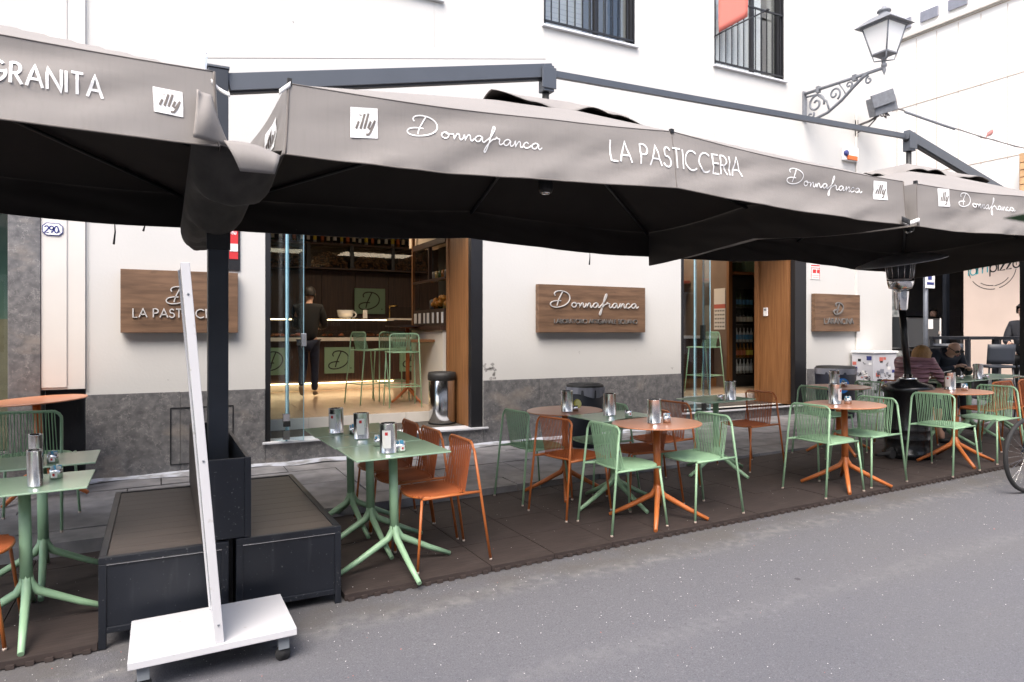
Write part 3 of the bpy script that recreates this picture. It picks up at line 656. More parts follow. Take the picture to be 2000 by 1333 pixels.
for a_ in range(6):
    for b_2 in range(5): dg.box(9.495,9.4995,9.68+.045*a_,9.70+.045*a_,1.66+.075*b_2,1.69+.075*b_2)
obj('dates', dg, M['black'], t)
t = thing('wall_unit', 'white intercom box on the wooden entrance panel', 'intercom', (9.09,8.3,1.9)); obj('case', MB().box(9.075,9.099,8.27,8.35,1.84,1.98), M['white'], t, bevel=.004); obj('screen', MB().box(9.071,9.0745,8.285,8.335,1.93,1.965), M['plasticbag'], t)

# folding glass doors
def glass_leaf(root, x0, y0, x1, y1, z0, z1, nm='glass_leaf'):
    d = Vector((x1-x0, y1-y0, 0)); n_ = Vector((-d.y, d.x, 0)).normalized()*.006
    a = Vector((x0,y0,0)); b = Vector((x1,y1,0))
    m = MB(); v = [a-n_, b-n_, b+n_, a+n_]
    vs = [(p.x,p.y,z0) for p in v]+[(p.x,p.y,z1) for p in v]
    m.add(vs, [(0,1,5,4),(2,3,7,6)], mi=0); m.add(vs, [(1,2,6,5),(3,0,4,7),(3,2,1,0),(4,5,6,7)], mi=1)
    return obj(nm, m, [M['glass'], M['glassedge']], root)
t = thing('folding_glass_door', 'folded frameless glass door leaves stacked beside the first black door post', 'glass door', (1.2,7.8,.395))
for x0,y0,x1,y1 in ((1.08,7.84,1.215,7.66),(1.225,7.655,1.262,7.83),(1.272,7.83,1.40,7.645)):
    lf = glass_leaf(t, x0, y0, x1, y1, .40, 3.05)
for x_ in (1.22,): 
    for zz in (.42,.60,2.9): obj('hinge_clamp', MB().box(x_-.035,x_+.035,7.635,7.68,zz,zz+.10), M['chrome'], t, bevel=.004); 
obj('hinge_clamp', MB().box(1.19,1.26,7.63,7.675,.56,.62), M['black'], t)
lk = MB().box(1.375,1.425,7.62,7.66,1.42,1.56); obj('lock', lk, M['steel'], t, bevel=.004); obj('lock_knob', MB().box(1.33,1.374,7.64,7.66,1.43,1.46), M['black'], t)
t = thing('folding_glass_door', 'blue tinted folded glass door leaves at the entrance near the drinks fridge', 'glass door', (7.1,7.9,.395))
for x0,y0,x1,y1 in ((6.83,7.86,7.05,7.80),(7.06,7.79,7.22,7.95),(7.23,7.94,7.33,7.76),(7.34,7.77,7.60,8.2)): glass_leaf(t, x0, y0, x1, y1, .40, 3.05)
obj('lock', MB().box(7.55,7.62,8.16,8.21,1.45,1.68), M['black'], t)
for zz in (.41,): obj('hinge_clamp', MB().box(7.2,7.26,7.76,7.8,zz,zz+.1), M['black'], t)

# ---------------------------------------------------------------- signs on the wall
def wall_sign(x0, x1, z0, z1, label, parts_):
    t = thing('wooden_sign', label, 'sign', ((x0+x1)/2, 7.70, z0), group='wooden wall signs')
    obj('board', MB().box(x0,x1,7.655,7.735,z0,z1), M['signwood'], t, bevel=.004)
    obj('backing', MB().box(x0+.05,x1-.05,7.7355,7.749,z0+.05,z1-.05), M['dark_frame'], t)
    for lines, wd_, mt, nm in parts_:
        q_ = obj(nm, strokes(MB(), lines, wd_, lambda a, b, d: (a, 7.654-d, b), depth=.015), mt, t)
        if nm == 'small_lettering': q_['kind'] = 'stuff'
sc_l, sc_w = script()
def D_lines(x, z, h): return fit([spline(q) for q in D_MONO], 0, x, z, h/3.1, h/3.1)
sl, sw = sans('LA PASTICCERIA'); sl_w = .86
M['letter'] = mat('silver_letter', (.62,.60,.58), .4, .3); M['letterdk'] = mat('dull_letter', (.20,.19,.18), .4, .4)
k_ = sl_w/sw
wall_sign(-.327, .737, 1.567, 2.19, 'brown wooden sign LA PASTICCERIA partly hidden by the dark post', [(D_lines(.07,1.86,.17), .010, M['letter'], 'monogram'), (fit(sl,0,-.22,1.72,k_,.085), .011, M['letter'], 'lettering')])
s2, w2 = sans('LABORATORIO ARTIGIANALE SICILIANO', .13); k2 = 1.33/w2
wall_sign(4.33, 6.038, 1.567, 2.19, 'wide brown wooden sign with silver script Donnafranca lettering', [(fit(sc_l,0,4.50,1.90,1.42/sc_w,.068), .0105, M['letter'], 'script_lettering'), (fit(s2,0,4.56,1.69,k2,.052), .006, M['letterdk'], 'small_lettering')])
s3, w3 = sans("L'ARANCINA"); k3 = .72/w3
wall_sign(9.497, 10.603, 1.58, 2.20, "square wooden sign with dark D and L'ARANCINA by the utility cabinet", [(D_lines(9.93,1.87,.19), .022, M['letterdk'], 'monogram'), (fit(s3,0,9.70,1.71,k3,.085), .014, M['letterdk'], 'lettering')])
t = thing('house_number_plaque', 'white octagonal house number tile 290 with blue border', 'house number', (-.88,7.70,2.48))
def octa(x0,x1,z0,z1,c,y0,y1):
    p = [(x0+c,z0),(x1-c,z0),(x1,z0+c),(x1,z1-c),(x1-c,z1),(x0+c,z1),(x0,z1-c),(x0,z0+c)]
    m = MB(); m.add([(a,y0,b) for a,b in p]+[(a,y1,b) for a,b in p], [tuple(range(8)), tuple(reversed(range(8,16)))]+[(i,8+i,8+(i+1)%8,(i+1)%8) for i in range(8)]); return m
obj('tile', octa(-.965,-.80,2.482,2.60,.03,7.705,7.714), M['navy'], t); obj('face', octa(-.958,-.807,2.489,2.593,.028,7.7035,7.7049), M['white'], t)
nl, nw = sans('290', .12); obj('number', strokes(MB(), fit(nl,0,-.945,2.508,.062,.062), .011, lambda a,b,d: (a,7.7015,b)), M['navy'], t)
nl, nw = sans('A', .1); obj('suffix', strokes(MB(), fit(nl,0,-.838,2.51,.02,.03), .005, lambda a,b,d: (a,7.7015,b)), M['navy'], t)
t = thing('poster', 'narrow dark notice board with red and white print behind the post', 'poster', (.70,7.74,2.24))
obj('board', MB().box(.58,.765,7.735,7.748,2.22,2.72), M['dark_frame'], t); obj('red_sheet', MB().box(.66,.745,7.73,7.7345,2.34,2.68), M['red'], t)
obj('white_band', MB().box(.662,.743,7.726,7.7296,2.42,2.50), M['label'], t)
nl, nw = sans('MENU', .12); obj('print', strokes(MB(), fit(nl,0,.665,2.60,.02,.03), .006, lambda a,b,d: (a,7.7285,b)), M['white'], t)
t = thing('notice', 'small white sheet with red print above the square wooden sign', 'notice', (9.6,7.74,2.45))
obj('sheet', MB().box(9.49,9.72,7.742,7.748,2.44,2.69), M['label'], t); pr = MB()
for a_,b_3,c_3,d_3 in ((9.50,9.71,2.655,2.675),(9.52,9.70,2.62,2.63),(9.54,9.62,2.54,2.60),(9.64,9.70,2.54,2.60),(9.50,9.51,2.45,2.64),(9.70,9.71,2.45,2.64),(9.53,9.68,2.50,2.505),(9.53,9.68,2.47,2.475)): pr.box(a_,b_3,7.740,7.7415,c_3,d_3)
obj('print', pr, M['red'], t)
t = thing('alarm_siren', 'white wall alarm with orange flasher and blue badge', 'alarm', (10.4,7.7,4.47))
obj('case', MB().box(10.25,10.60,7.68,7.748,4.47,4.70), M['white'], t, bevel=.01); obj('flasher', MB().box(10.30,10.55,7.655,7.679,4.475,4.55), mat('orange_lens', (.6,.12,.01), .3), t, bevel=.008); obj('badge', MB().lathe([(0,0),(.05,0),(.05,.03),(0,.03)], 14), M['navy'], t).matrix_basis = Matrix.Translation((10.28,7.66,4.58)) @ Matrix.Rotation(R(-90),4,'X')
# drain holes / small stains are part of the plaster; red banner on a pole
t = thing('red_banner', 'red banner hanging from a slanted black pole at the upper window', 'banner', (7.6,7.7,6.0))
obj('pole', MB().tube([(7.40,7.74,6.0),(7.60,7.60,6.12),(8.05,7.35,6.36)], .012, 6), M['dark_frame'], t); obj('pole_knob', MB().lathe([(0,-.03),(.03,0),(0,.03)], 10, (8.07,7.34,6.37)), M['dark_frame'], t)
m = MB(); m.grid(lambda u, v: (7.45+.36*u, 7.70-.22*u+.01*sin(u*9+v*3), 6.05+.225*u+v*(.62)), 8, 6); obj('cloth', m, M['redbanner'], t, solid=.004)
m = MB(); nl, nw = sans('V L', .3); obj('print', strokes(MB(), fit(nl,0,0,0,.12,.2), .02, lambda a,b,d: (7.55+a, 7.63-a*.5, 6.42+b+a*.5)), M['white'], t)

# ---------------------------------------------------------------- umbrellas
def umbrella(label, x0, x1, hx, hubz, post, arm_from, end_l=0, texts=(), left_z=.0):
    y0, y1, hy = 3.286, 6.31, 4.80
    zm = 2.80; cx, cy = (x0+x1)/2, (y0+y1)/2; hw, hd = (x1-x0)/2, (y1-y0)/2; apex = 3.42
    t = thing('cantilever_umbrella', label, 'umbrella', (post, hy, gz(post)), group='large taupe canopy umbrellas')
    zc = lambda b: 2.72 if b < 0 else 2.73
    def top(a, b, off=0):
        m_ = max(abs(a), abs(b)); r_ = (min(abs(a), abs(b))/m_) if m_ > 1e-6 else 0
        ze = zm-(zm-zc(b))*r_
        z = ze+(apex-ze)*(1-m_)
        # fabric slack between the eight ribs
        z -= .030*m_*m_*sin(PI*r_)*(.6+.4*abs(sin(3*a+2*b)))
        return (cx+hw*a, cy+hd*b, z+off)
    N = 40
    mb = MB()
    mb.grid(lambda u, v: top(u*2-1, v*2-1), N, N)
    can = obj('canopy', mb, M['canvas'], t)
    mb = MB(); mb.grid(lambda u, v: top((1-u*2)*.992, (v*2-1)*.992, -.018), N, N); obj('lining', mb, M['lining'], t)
    # valances
    def eave(s_, side):   # s_ in 0..1 along the side
        q = s_*2-1
        if side == 'f': return Vector(top(q, -1))
        if side == 'b': return Vector(top(-q, 1))
        if side == 'l': return Vector(top(-1, -q))
        if side == 'r': return Vector(top(1, q))
    out = {'f': Vector((0,-1,0)), 'b': Vector((0,1,0)), 'l': Vector((-1,0,0)), 'r': Vector((1,0,0))}
    def val(side, s_, d, lift=0):   # d = 0 top .. 1 bottom
        e = eave(s_, side); h = {'f': .325+.032*(1-abs(2*s_-1)), 'b': .28, 'l': .33, 'r': .33+.06*max(0, s_*3-2)}[side]
        ln = 4.5 if side in 'fb' else 3.0; xx = s_*ln; edge = min(s_, 1-s_)*ln
        env = min(1, edge*2.2); fold = env*(.018*sin(xx*5.2+d*1.5+hx)*math.exp(-edge*.9)+.006*sin(xx*2.1+hx*3))
        wr = env*.020*mnoise.noise((xx*2.0+d*2.2+hx, d*1.2-xx*.35, 3.1))+env*.007*mnoise.noise((xx*7+d*5, d*3, hx))
        o_ = .012+.05*d**1.5*(.35+.65*min(1, edge))+fold*d+wr*1.6*min(1, d*3)
        zz = e.z-h*d-.005*d*sin(xx*1.7+1)
        p_ = Vector((e.x, e.y, zz))+out[side]*(o_+lift)
        if side in 'fb': p_.x += math.exp(-edge*5)*o_*(1 if p_.x > cx else -1)
        else: p_.y += math.exp(-edge*5)*o_*(1 if p_.y > cy else -1)
        return p_
    for side, nu in (('f', 110), ('b', 60), ('l', 50), ('r', 50)):
        mb = MB(); mb.grid(lambda u, v: val(side, u, v), nu, 10); obj('valance', mb, M['canvas'], t)
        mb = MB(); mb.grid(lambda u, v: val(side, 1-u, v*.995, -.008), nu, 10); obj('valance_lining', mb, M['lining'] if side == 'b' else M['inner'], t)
    hem = MB(); hem.tube([val('f', k/80, 1.0) for k in range(81)], .0045, 5); hem.tube([eave(k/80, 'f')+Vector((0,-.012,.001)) for k in range(81)], .0028, 5)
    hem.tube([val('l', k/40, 1.0) for k in range(41)], .0045, 5); hem.tube([val('f', .0015, k/10, .002) for k in range(11)], .004, 5); hem.tube([val('f', .9985, k/10, .002) for k in range(11)], .004, 5)
    if True:
        obj('hem', hem, M['hem'], t)
    seam = MB(); seam.tube([val('f', .5, k/10, .0015) for k in range(11)], .0022, 4); obj('seam', seam, M['hem'], t)
    clip = MB(); clip.box(cx-.012,cx+.012,y0-.02,y0,zm-.01,zm+.015); clip.box(x0-.01,x0+.01,y0-.015,y0+.01,2.71,2.745); obj('eave_clip', clip, M['strut'], t)
    # printed words on the front valance, each at its place along it
    def onval(X_, z_, d_=0):
        s_ = (X_-x0)/(x1-x0); e = eave(s_, 'f'); return val('f', s_, min(1, max(0, (e.z-z_)/(.325+.032*(1-abs(2*s_-1))))), .004+d_)
    for kind, X_a, X_b, zb_a, zb_b, h_ in texts:
        base = lambda X_: zb_a+(zb_b-zb_a)*((X_-X_a)/(X_b-X_a))
        if kind == 'illy':
            mb = MB(); mb.grid(lambda u, v: onval(X_a+(X_b-X_a)*u, base(X_a+(X_b-X_a)*u)+h_*v), 8, 8); obj('logo_patch', mb, M['white'], t)
            mb = MB()
            for ln, wd_ in ILLY: strokes(mb, [[(a, b) for a, b in spline(ln, 4)]], wd_, lambda a, b, d: onval(X_a+(X_b-X_a)*a, base(X_a+(X_b-X_a)*a)+h_*b, .002))
            obj('logo', mb, M['hem'], t)
        elif kind == 'script':
            l_, w_ = script(); kx = (X_b-X_a)/w_; l_ = fit(l_, 0, X_a, 0, kx, h_/3.1)
            obj('script_print', strokes(MB(), l_, .0062*kx/.042, lambda a, b, d: onval(a, base(a)+b)), M['white'], t)
        else:
            l_, w_ = sans(kind, .22 if kind == 'GRANITA' else .16); kx = (X_b-X_a)/w_; l_ = fit(l_, 0, X_a, 0, kx, h_)
            l2 = []
            for q in l_:
                r_ = [q[0]]
                for p_ in q[1:]:
                    a = r_[-1]
                    for k in range(1, 4): r_.append((a[0]+(p_[0]-a[0])*k/3, a[1]+(p_[1]-a[1])*k/3))
                l2.append(r_)
            obj('lettering', strokes(MB(), l2, .0105, lambda a, b, d: onval(a, base(a)+b)), M['white'], t)
    # side logo
    if end_l:
        def onl(f, z_): 
            s_ = 1-f; e = eave(s_, 'l'); return val('l', s_, min(1, max(0, (e.z-z_)/.33)), .004)
        mb = MB(); mb.grid(lambda u, v: onl(.20-.11*u, 2.49+.15*v), 6, 6); obj('logo_patch', mb, M['white'], t)
        mb = MB()
        for ln, wd_ in ILLY: strokes(mb, [spline(ln, 4)], wd_, lambda a, b, d: onl(.20-.11*a, 2.49+.15*b)+Vector((-.003,0,0)))
        obj('logo', mb, M['hem'], t)
    # vent cap floating over the apex, with curling flaps
    cw, cd = .72, .48
    def cap(u, v):
        a, b = u*2-1, v*2-1; m_ = max(abs(a), abs(b)); e = top(a*cw/hw, b*cd/hd)
        rim = max(0, m_-.72)/.28; ang = math.atan2(b, a)
        return (cx+cw*a, cy+cd*b, e[2]+.040+.020*m_+.060*rim*sin(ang*6+hx)*abs(sin(ang*3.5+1))-.030*rim)
    mb = MB(); mb.grid(cap, 32, 24); obj('vent_cap', mb, M['canvas'], t, solid=.004)
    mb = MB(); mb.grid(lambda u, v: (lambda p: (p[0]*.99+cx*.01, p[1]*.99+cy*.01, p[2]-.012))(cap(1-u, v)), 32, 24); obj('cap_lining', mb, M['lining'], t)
    # frame: post, arm, hub, ribs, struts
    px = post; zp = 3.26
    if arm_from != 0:
        sg = arm_from
        a0 = Vector((px+sg*.062, hy, 3.19)); a1 = Vector((hx+.05*(1 if sg > 0 else -1), hy, hubz+.02))
        d = (a1-a0).normalized(); up = Vector((0,1,0)).cross(d)*(-1)
        if up.z < 0: up = -up
        mb = MB(); s_ = Vector((0,.035,0)); u_ = up*.057
        vs = [a0-s_-u_, a1-s_-u_*.95, a1+s_-u_*.95, a0+s_-u_, a0-s_+u_, a1-s_+u_*.95, a1+s_+u_*.95, a0+s_+u_]
        mb.add(vs, [(3,2,1,0),(4,5,6,7),(0,1,5,4),(1,2,6,5),(2,3,7,6),(3,0,4,7)]); obj('arm', mb, M['alu'], t, bevel=.004)
        mb = MB(); e1 = u_*1.02; k_2 = up*.012
        vs = [a0-s_*.6-e1-k_2, a1-s_*.6-e1-k_2, a1+s_*.6-e1-k_2, a0+s_*.6-e1-k_2, a0-s_*.6-e1, a1-s_*.6-e1, a1+s_*.6-e1, a0+s_*.6-e1]
        mb.add(vs, [(3,2,1,0),(4,5,6,7),(0,1,5,4),(1,2,6,5),(2,3,7,6),(3,0,4,7)]); obj('arm_track', mb, M['strut'], t)
    mb = MB().box(hx-.04,hx+.055,hy-.045,hy+.045,hubz-.16,hubz+.05); mb.box(hx-.06,hx+.07,hy-.055,hy-.045,hubz-.14,hubz+.03)
    obj('arm_bracket', mb, M['alu'], t, bevel=.004)
    mb = MB().tube([(hx,hy,hubz-.12),(hx,hy,2.86)], .028, 12); obj('centre_pole', mb, M['strut'], t)
    mb = MB().lathe([(0,0),(.05,0),(.06,.03),(.06,.12),(.04,.15),(0,.15)], 16, (hx,hy,2.70)); obj('hub', mb, M['strut'], t); 
    obj('hub_cap', MB().lathe([(0,-.015),(.03,-.012),(.035,0)], 14, (hx,hy,2.70)), M['steel'], t)
    for k, (a, b) in enumerate(((-1,-1),(0,-1),(1,-1),(1,0),(1,1),(0,1),(-1,1),(-1,0))):
        e = Vector(top(a*.985, b*.985, -.045)); c_ = Vector((hx, hy, apex-.06)); mb = MB()
        mb.tube([c_, (c_+e)/2+Vector((0,0,-.005)), e], .016, 6); rb_ = obj('rib', mb, M['strut'], t)
        mid = c_.lerp(e, .45); mb = MB().tube([(hx,hy,2.80), mid], .011, 6); obj('strut', mb, M['strut'], rb_)
    return t, val, eave
U1, val1, eave1 = umbrella('middle taupe umbrella reading Donnafranca LA PASTICCERIA over the round tables', .537, 5.03, 2.78, 3.67, .34, 1, 1,
    texts=(('illy',.819,.950,2.508,2.520,.146), ('script',1.10,1.868,2.560,2.572,.105), ('LA PASTICCERIA',2.318,3.345,2.562,2.576,.124), ('script',3.76,4.555,2.583,2.590,.105), ('illy',4.675,4.826,2.556,2.562,.135)))
U2, val2, eave2 = umbrella('taupe umbrella reading GRANITA on its front, cut by the photo edge', -4.28, .212, -2.10, 3.67, -4.54, 1, 0,
    texts=(('GRANITA',-.590,-.206,2.547,2.533,.085), ('illy',-.026,.082,2.508,2.500,.108)))
U3, val3, eave3 = umbrella('taupe umbrella over the patio heater with Donnafranca print and dark arm', 5.20, 9.70, 7.48, 3.76, 9.92, -1, 0,
    texts=(('illy',5.462,5.614,2.568,2.578,.140), ('script',5.74,6.54,2.595,2.610,.11)))
# shared post of the first two umbrellas and the far post
for px, label, nm in ((.34,'dark square umbrella post standing in the black planter box','umbrella_post'),(9.92,'black square umbrella post beyond the eating couple','umbrella_post')):
    t = thing(nm, label, 'post', (px,4.8,gz(px)), group='umbrella posts')
    obj('shaft', MB().box(px-.06,px+.06,4.74,4.86,gz(px)+.02,3.26), M['postpaint'] if px < 1 else M['strut'], t, bevel=.005)
    obj('cap', MB().box(px-.066,px+.066,4.734,4.866,3.262,3.275), M['alu'], t); obj('eyelet', MB().box(px-.075,px-.062,4.77,4.80,3.1,3.33), M['steel'], t)
    obj('clamp', MB().box(px-.07,px+.07,4.725,4.7385,2.10,2.42), M['strut'], t); obj('foot_plate', MB().box(px-.14,px+.14,4.66,4.94,gz(px)+.005,gz(px)+.019), M['strut'], t)
t = thing('steadying_rail', 'long thin grey rail joining the umbrella tops over the canopy', 'rail', (5,4.8,3.7))
obj('bar', MB().box(0,1,-.02,.02,-.026,.026), M['alu'], t, True).matrix_basis = Matrix.Translation((-2.14,0,-.03)) @ Matrix.Rotation(math.atan2(-.09,4.55), 4, 'Y') @ Matrix.Diagonal((4.54,1,1,1))
obj('end_joint', MB().lathe([(0,0),(.04,0),(.04,.06),(0,.06)], 10, (-2.17,0,-.06)), M['alu'], t, True)
t = thing('guy_wire', 'thin taut wire running above the grey umbrella arm', 'wire', (1.5,4.8,3.4)); obj('wire', MB().tube([(.27,4.8,3.33),(2.78,4.8,3.78)], .0025, 4), M['cord'], t); obj('wire_end', MB().tube([(.27,4.79,3.30),(.27,4.79,3.36)], .006, 5), M['steel'], t)

# gutter cloth slung between the first two umbrellas
t = thing('canopy_gutter', 'sagging dark cloth gutter slung between two umbrellas above the post', 'canvas gutter', (.36,4.8,2.3))
def gut(u, v, sc_=1.):
    y_ = 3.30+v*2.95; xa, xb = .17, .53; sag = (.03+.135*min(1, v/.13)**.7+.045*sin(2*PI*(v-.05)/.335)*min(1, v*7)*max(0, 1-max(0, v-.5)*4)+.02*v)*sc_; xa -= .05*min(1, max(0, v-.2)*5); xb -= .03*min(1, max(0, v-.2)*5); xa = .135+.03*v
    a = u*PI; x_ = xa+(xb-xa)*(.5-.5*cos(a)); z_ = 2.435-sag*sin(a)**.8 + (.035*mnoise.noise((u*3, v*5, 1))+.008*sin(v*70+u*9)*abs(sin(u*5+v*6))+.014*mnoise.noise((u*9+v*12, v*20, 2)))*sin(a)
    return (x_, y_, z_)
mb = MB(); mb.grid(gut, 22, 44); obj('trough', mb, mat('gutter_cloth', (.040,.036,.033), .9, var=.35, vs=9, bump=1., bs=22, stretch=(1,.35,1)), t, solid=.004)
def flapA(u, v):
    tx = .150+.055*u; bx = .134+.142*u; x_ = tx+(bx-tx)*v**1.5; z_ = 2.618-.012*u-.207*v
    return (x_, 3.235+.028*u-.025*sin(v*3)+.01*sin(u*5+v*4), z_)
mb = MB(); mb.grid(flapA, 12, 12); obj('end_flap', mb, M['canvas'], t, solid=.004)
hm = MB(); hm.tube([flapA(0, k/10) for k in range(11)], .004, 5); hm.tube([flapA(1, k/10) for k in range(11)], .004, 5); hm.tube([flapA(k/10, 1) for k in range(11)], .004, 5); obj('flap_hem', hm, mat('pale_binding', (.30,.27,.25), .8), t)
def flapB(u, v):
    tl = Vector((.255,3.25,2.412)); tr = Vector((.487,3.24,2.372)); bl = Vector((.319,3.235,2.285)); br = Vector((.463,3.23,2.286))
    p_ = (tl.lerp(tr, u)).lerp(bl.lerp(br, u), v); return p_+Vector((0, -.05*sin(v*PI)*.5-.01, .018*sin(u*PI)*(1-v)))
mb = MB(); mb.grid(flapB, 12, 8); obj('end_flap', mb, M['canvas'], t, solid=.004)
# white corner strap pieces
mb = MB(); mb.grid(lambda u, v: (.205+.075*u, 3.27+.02*sin(u*4), 2.685-.055*u-.018*v), 6, 2); obj('corner_strap', mb, M['label'], t, solid=.003)
mb = MB(); mb.grid(lambda u, v: (.49+.05*u, 3.27, 2.685+.045*u-.025*v), 6, 2); obj('corner_strap', mb, M['label'], t, solid=.003)
t = thing('hanging_rag', 'white and black rag hanging where two umbrellas meet near the heater', 'rag', (5.0,3.25,2.38))
mb = MB(); mb.grid(lambda u, v: (4.98+.22*u, 3.24+.02*sin(u*7), 2.44-.03*v-.02*sin(u*6)-.02*u), 10, 3); obj('cloth', mb, M['label'], t, solid=.003)
mb = MB(); mb.grid(lambda u, v: (4.95+.10*u, 3.232, 2.445-.04*v-.02*u), 4, 3); obj('dark_cloth', mb, M['strut'], t, solid=.003)
for k, (xx, zz, ll) in enumerate(((-.313,2.48,.20),(-.104,2.48,.08),(4.249,2.46,.14))):
    tag(obj('tie_strap', MB().tube([(xx,6.36,zz),(xx+.004,6.365,zz-ll*.5),(xx-.006,6.36,zz-ll)], [.003,.006,.009], 5), M['strut']), ['longer black strap dangling over the left wooden sign wall','shorter black strap dangling beside the longer one','thin black cord dangling over the middle wooden sign'][k], 'strap', 'straps dangling from the canopies')

# ---------------------------------------------------------------- planter bench
t = thing('planter_bench', 'low black metal bench box with dark decking on the mat side near the left tables', 'bench', (.05,4.7,0), group='black bench boxes')
def bench(t, x0, x1, y0, y1, z1, foot):
    fr = .035
    obj('frame', MB().box(x0,x0+fr,y0,y0+fr,foot,z1-fr).box(x1-fr,x1,y0,y0+fr,foot,z1-fr).box(x0,x1,y0,y0+fr,z1-fr,z1).box(x0+fr,x1-fr,y0,y0+fr,.075,.105)
        .box(x0,x0+fr,y0+fr,y1,z1-fr,z1).box(x1-fr,x1,y0+fr,y1,z1-fr,z1).box(x0+fr,x1-fr,y1-fr,y1,z1-fr,z1).box(x0,x0+fr,y1-fr,y1,foot,z1-fr).box(x1-fr,x1,y1-fr,y1,foot,z1-fr), M['boxmetal'], t, bevel=.003)
    obj('front_panel', MB().box(x0+fr,x1-fr,y0+.008,y0+.016,.106,z1-fr-.001), M['boxmetal'], t)
    obj('side_panel', MB().box(x0+.006,x0+.014,y0+fr,y1-fr,.08,z1-fr-.001), M['boxmetal'], t); obj('side_panel', MB().box(x1-.014,x1-.006,y0+fr,y1-fr,.08,z1-fr-.001), M['boxmetal'], t)
    obj('trim', MB().box(x0+fr,x1-fr,y0-.002,y0+.006,z1-fr-.004,z1-fr-.001), M['steel'], t)
    y_ = y0+fr+.003
    k = 11; wdt = (y1-fr-y_)/k
    for i in range(k): obj('deck_board', MB().box(x0+fr+.002,x1-fr-.002,y_+i*wdt+.0012,y_+(i+1)*wdt-.0012,z1-.022,z1-.006), M['deck'], t)
bench(t, -.265, .335, 3.96, 5.55, .455, .0)
t2 = thing('planter_bench', 'low black metal bench box with dark decking beside the row of green tables', 'bench', (.65,4.7,0), group='black bench boxes')
bench(t2, .372, .935, 3.96, 5.58, .462, .012)
tag(obj('bench_filler', MB().box(.338,.369,4.1,5.5,.03,.44), M['strut'], t2))
t = thing('planter_box', 'tall open black planter box set around the umbrella post', 'planter', (.32,4.7,.46))
x0,x1,y0,y1,z0,z1 = .205,.445,3.975,5.66,.4645,.895
obj('front', MB().box(x0,x1,y0,y0+.02,z0,z1), M['boxmetal'], t, bevel=.003); obj('side', MB().box(x1-.02,x1,y0+.021,y1,z0,z1), M['boxmetal'], t); obj('side', MB().box(x0,x0+.02,y0+.021,y1,z0,z1), M['deck'], t)
obj('back', MB().box(x0+.021,x1-.021,y1-.02,y1,z0,z1), M['boxmetal'], t); obj('corner_trim', MB().box(x1-.03,x1+.004,y0-.008,y0-.001,z0,z1+.003), M['boxmetal'], t, bevel=.002)
obj('soil', MB().box(x0+.021,x1-.021,y0+.021,4.73,z0+.02,.62), M['grime'], t)

# white display board on castors
t = thing('display_board_trolley', 'white upright panel on a wheeled white baseboard seen edge on', 'display stand', (.235,3.6,.05), slope=True)
Bz = .115
p1 = MB(); cs_b = [(-.351,-.235),(.353,-.235),(.350,.245),(-.350,.255)]
p1.add([(a,b,Bz) for a,b in cs_b]+[(a,b,Bz-.034) for a,b in cs_b], [(0,1,2,3),(7,6,5,4),(0,4,5,1),(1,5,6,2),(2,6,7,3),(3,7,4,0)])
obj('base_board', p1, M['wpaint'], t, True, bevel=.003)
mb = MB(); tilt = -.062
def pn(x, y, z): return (x+tilt*(z-Bz)+.015, y, z)
for (xa, xb, ya, yb, nm, mt) in ((-.018,.020,-.225,-.185,'upright','wpaint'),(-.018,.020,.20,.24,'upright','wpaint'),(-.012,.010,-.185,.20,'panel','glasspanel')):
    mb = MB(); vs = [pn(a,b,z) for z in (Bz+.001, 1.84) for a, b in ((xa,ya),(xb,ya),(xb,yb),(xa,yb))]
    mb.add(vs, [(3,2,1,0),(4,5,6,7),(0,1,5,4),(1,2,6,5),(2,3,7,6),(3,0,4,7)]); obj(nm, mb, M[mt], t, True, bevel=.002)
for zz in (.20,.95,1.70): mb = MB(); c_ = pn(.001,-.2265,zz); mb.lathe([(0,0),(.005,0),(.005,.003),(0,.003)], 8); obj('screw', mb, M['caster'], t, True).matrix_basis = Matrix.Translation(c_) @ Matrix.Rotation(R(90),4,'X')
for (a, b) in ((-.29,-.18),(.30,-.18),(-.29,.18),(.30,.18)):
    mb = MB().box(a-.045,a+.045,b-.03,b+.03,Bz-.04,Bz-.0345); mb.box(a-.028,a+.022,b-.022,b-.018,.012,Bz-.04).box(a-.028,a+.022,b+.018,b+.022,.012,Bz-.04); cst = obj('caster', mb, M['caster'], t, True, bevel=.002)
    mb = MB().lathe([(0,-.014),(.012,-.016),(.014,-.012),(.034,-.012),(.036,0),(.034,.012),(.014,.012),(.012,.016),(0,.014)], 20)
    q = obj('caster_wheel', mb, M['tyre'], cst, True); q.matrix_basis = Matrix.Translation((a-.006,b,-.013)) @ Matrix.Rotation(R(90),4,'X')
    mb = MB().lathe([(0,-.024),(.016,-.024),(.018,-.017),(0,-.017)], 14); q = obj('wheel_hub', mb, M['caster'], cst, True); q.matrix_basis = Matrix.Translation((a-.006,b,-.013)) @ Matrix.Rotation(R(90),4,'X')

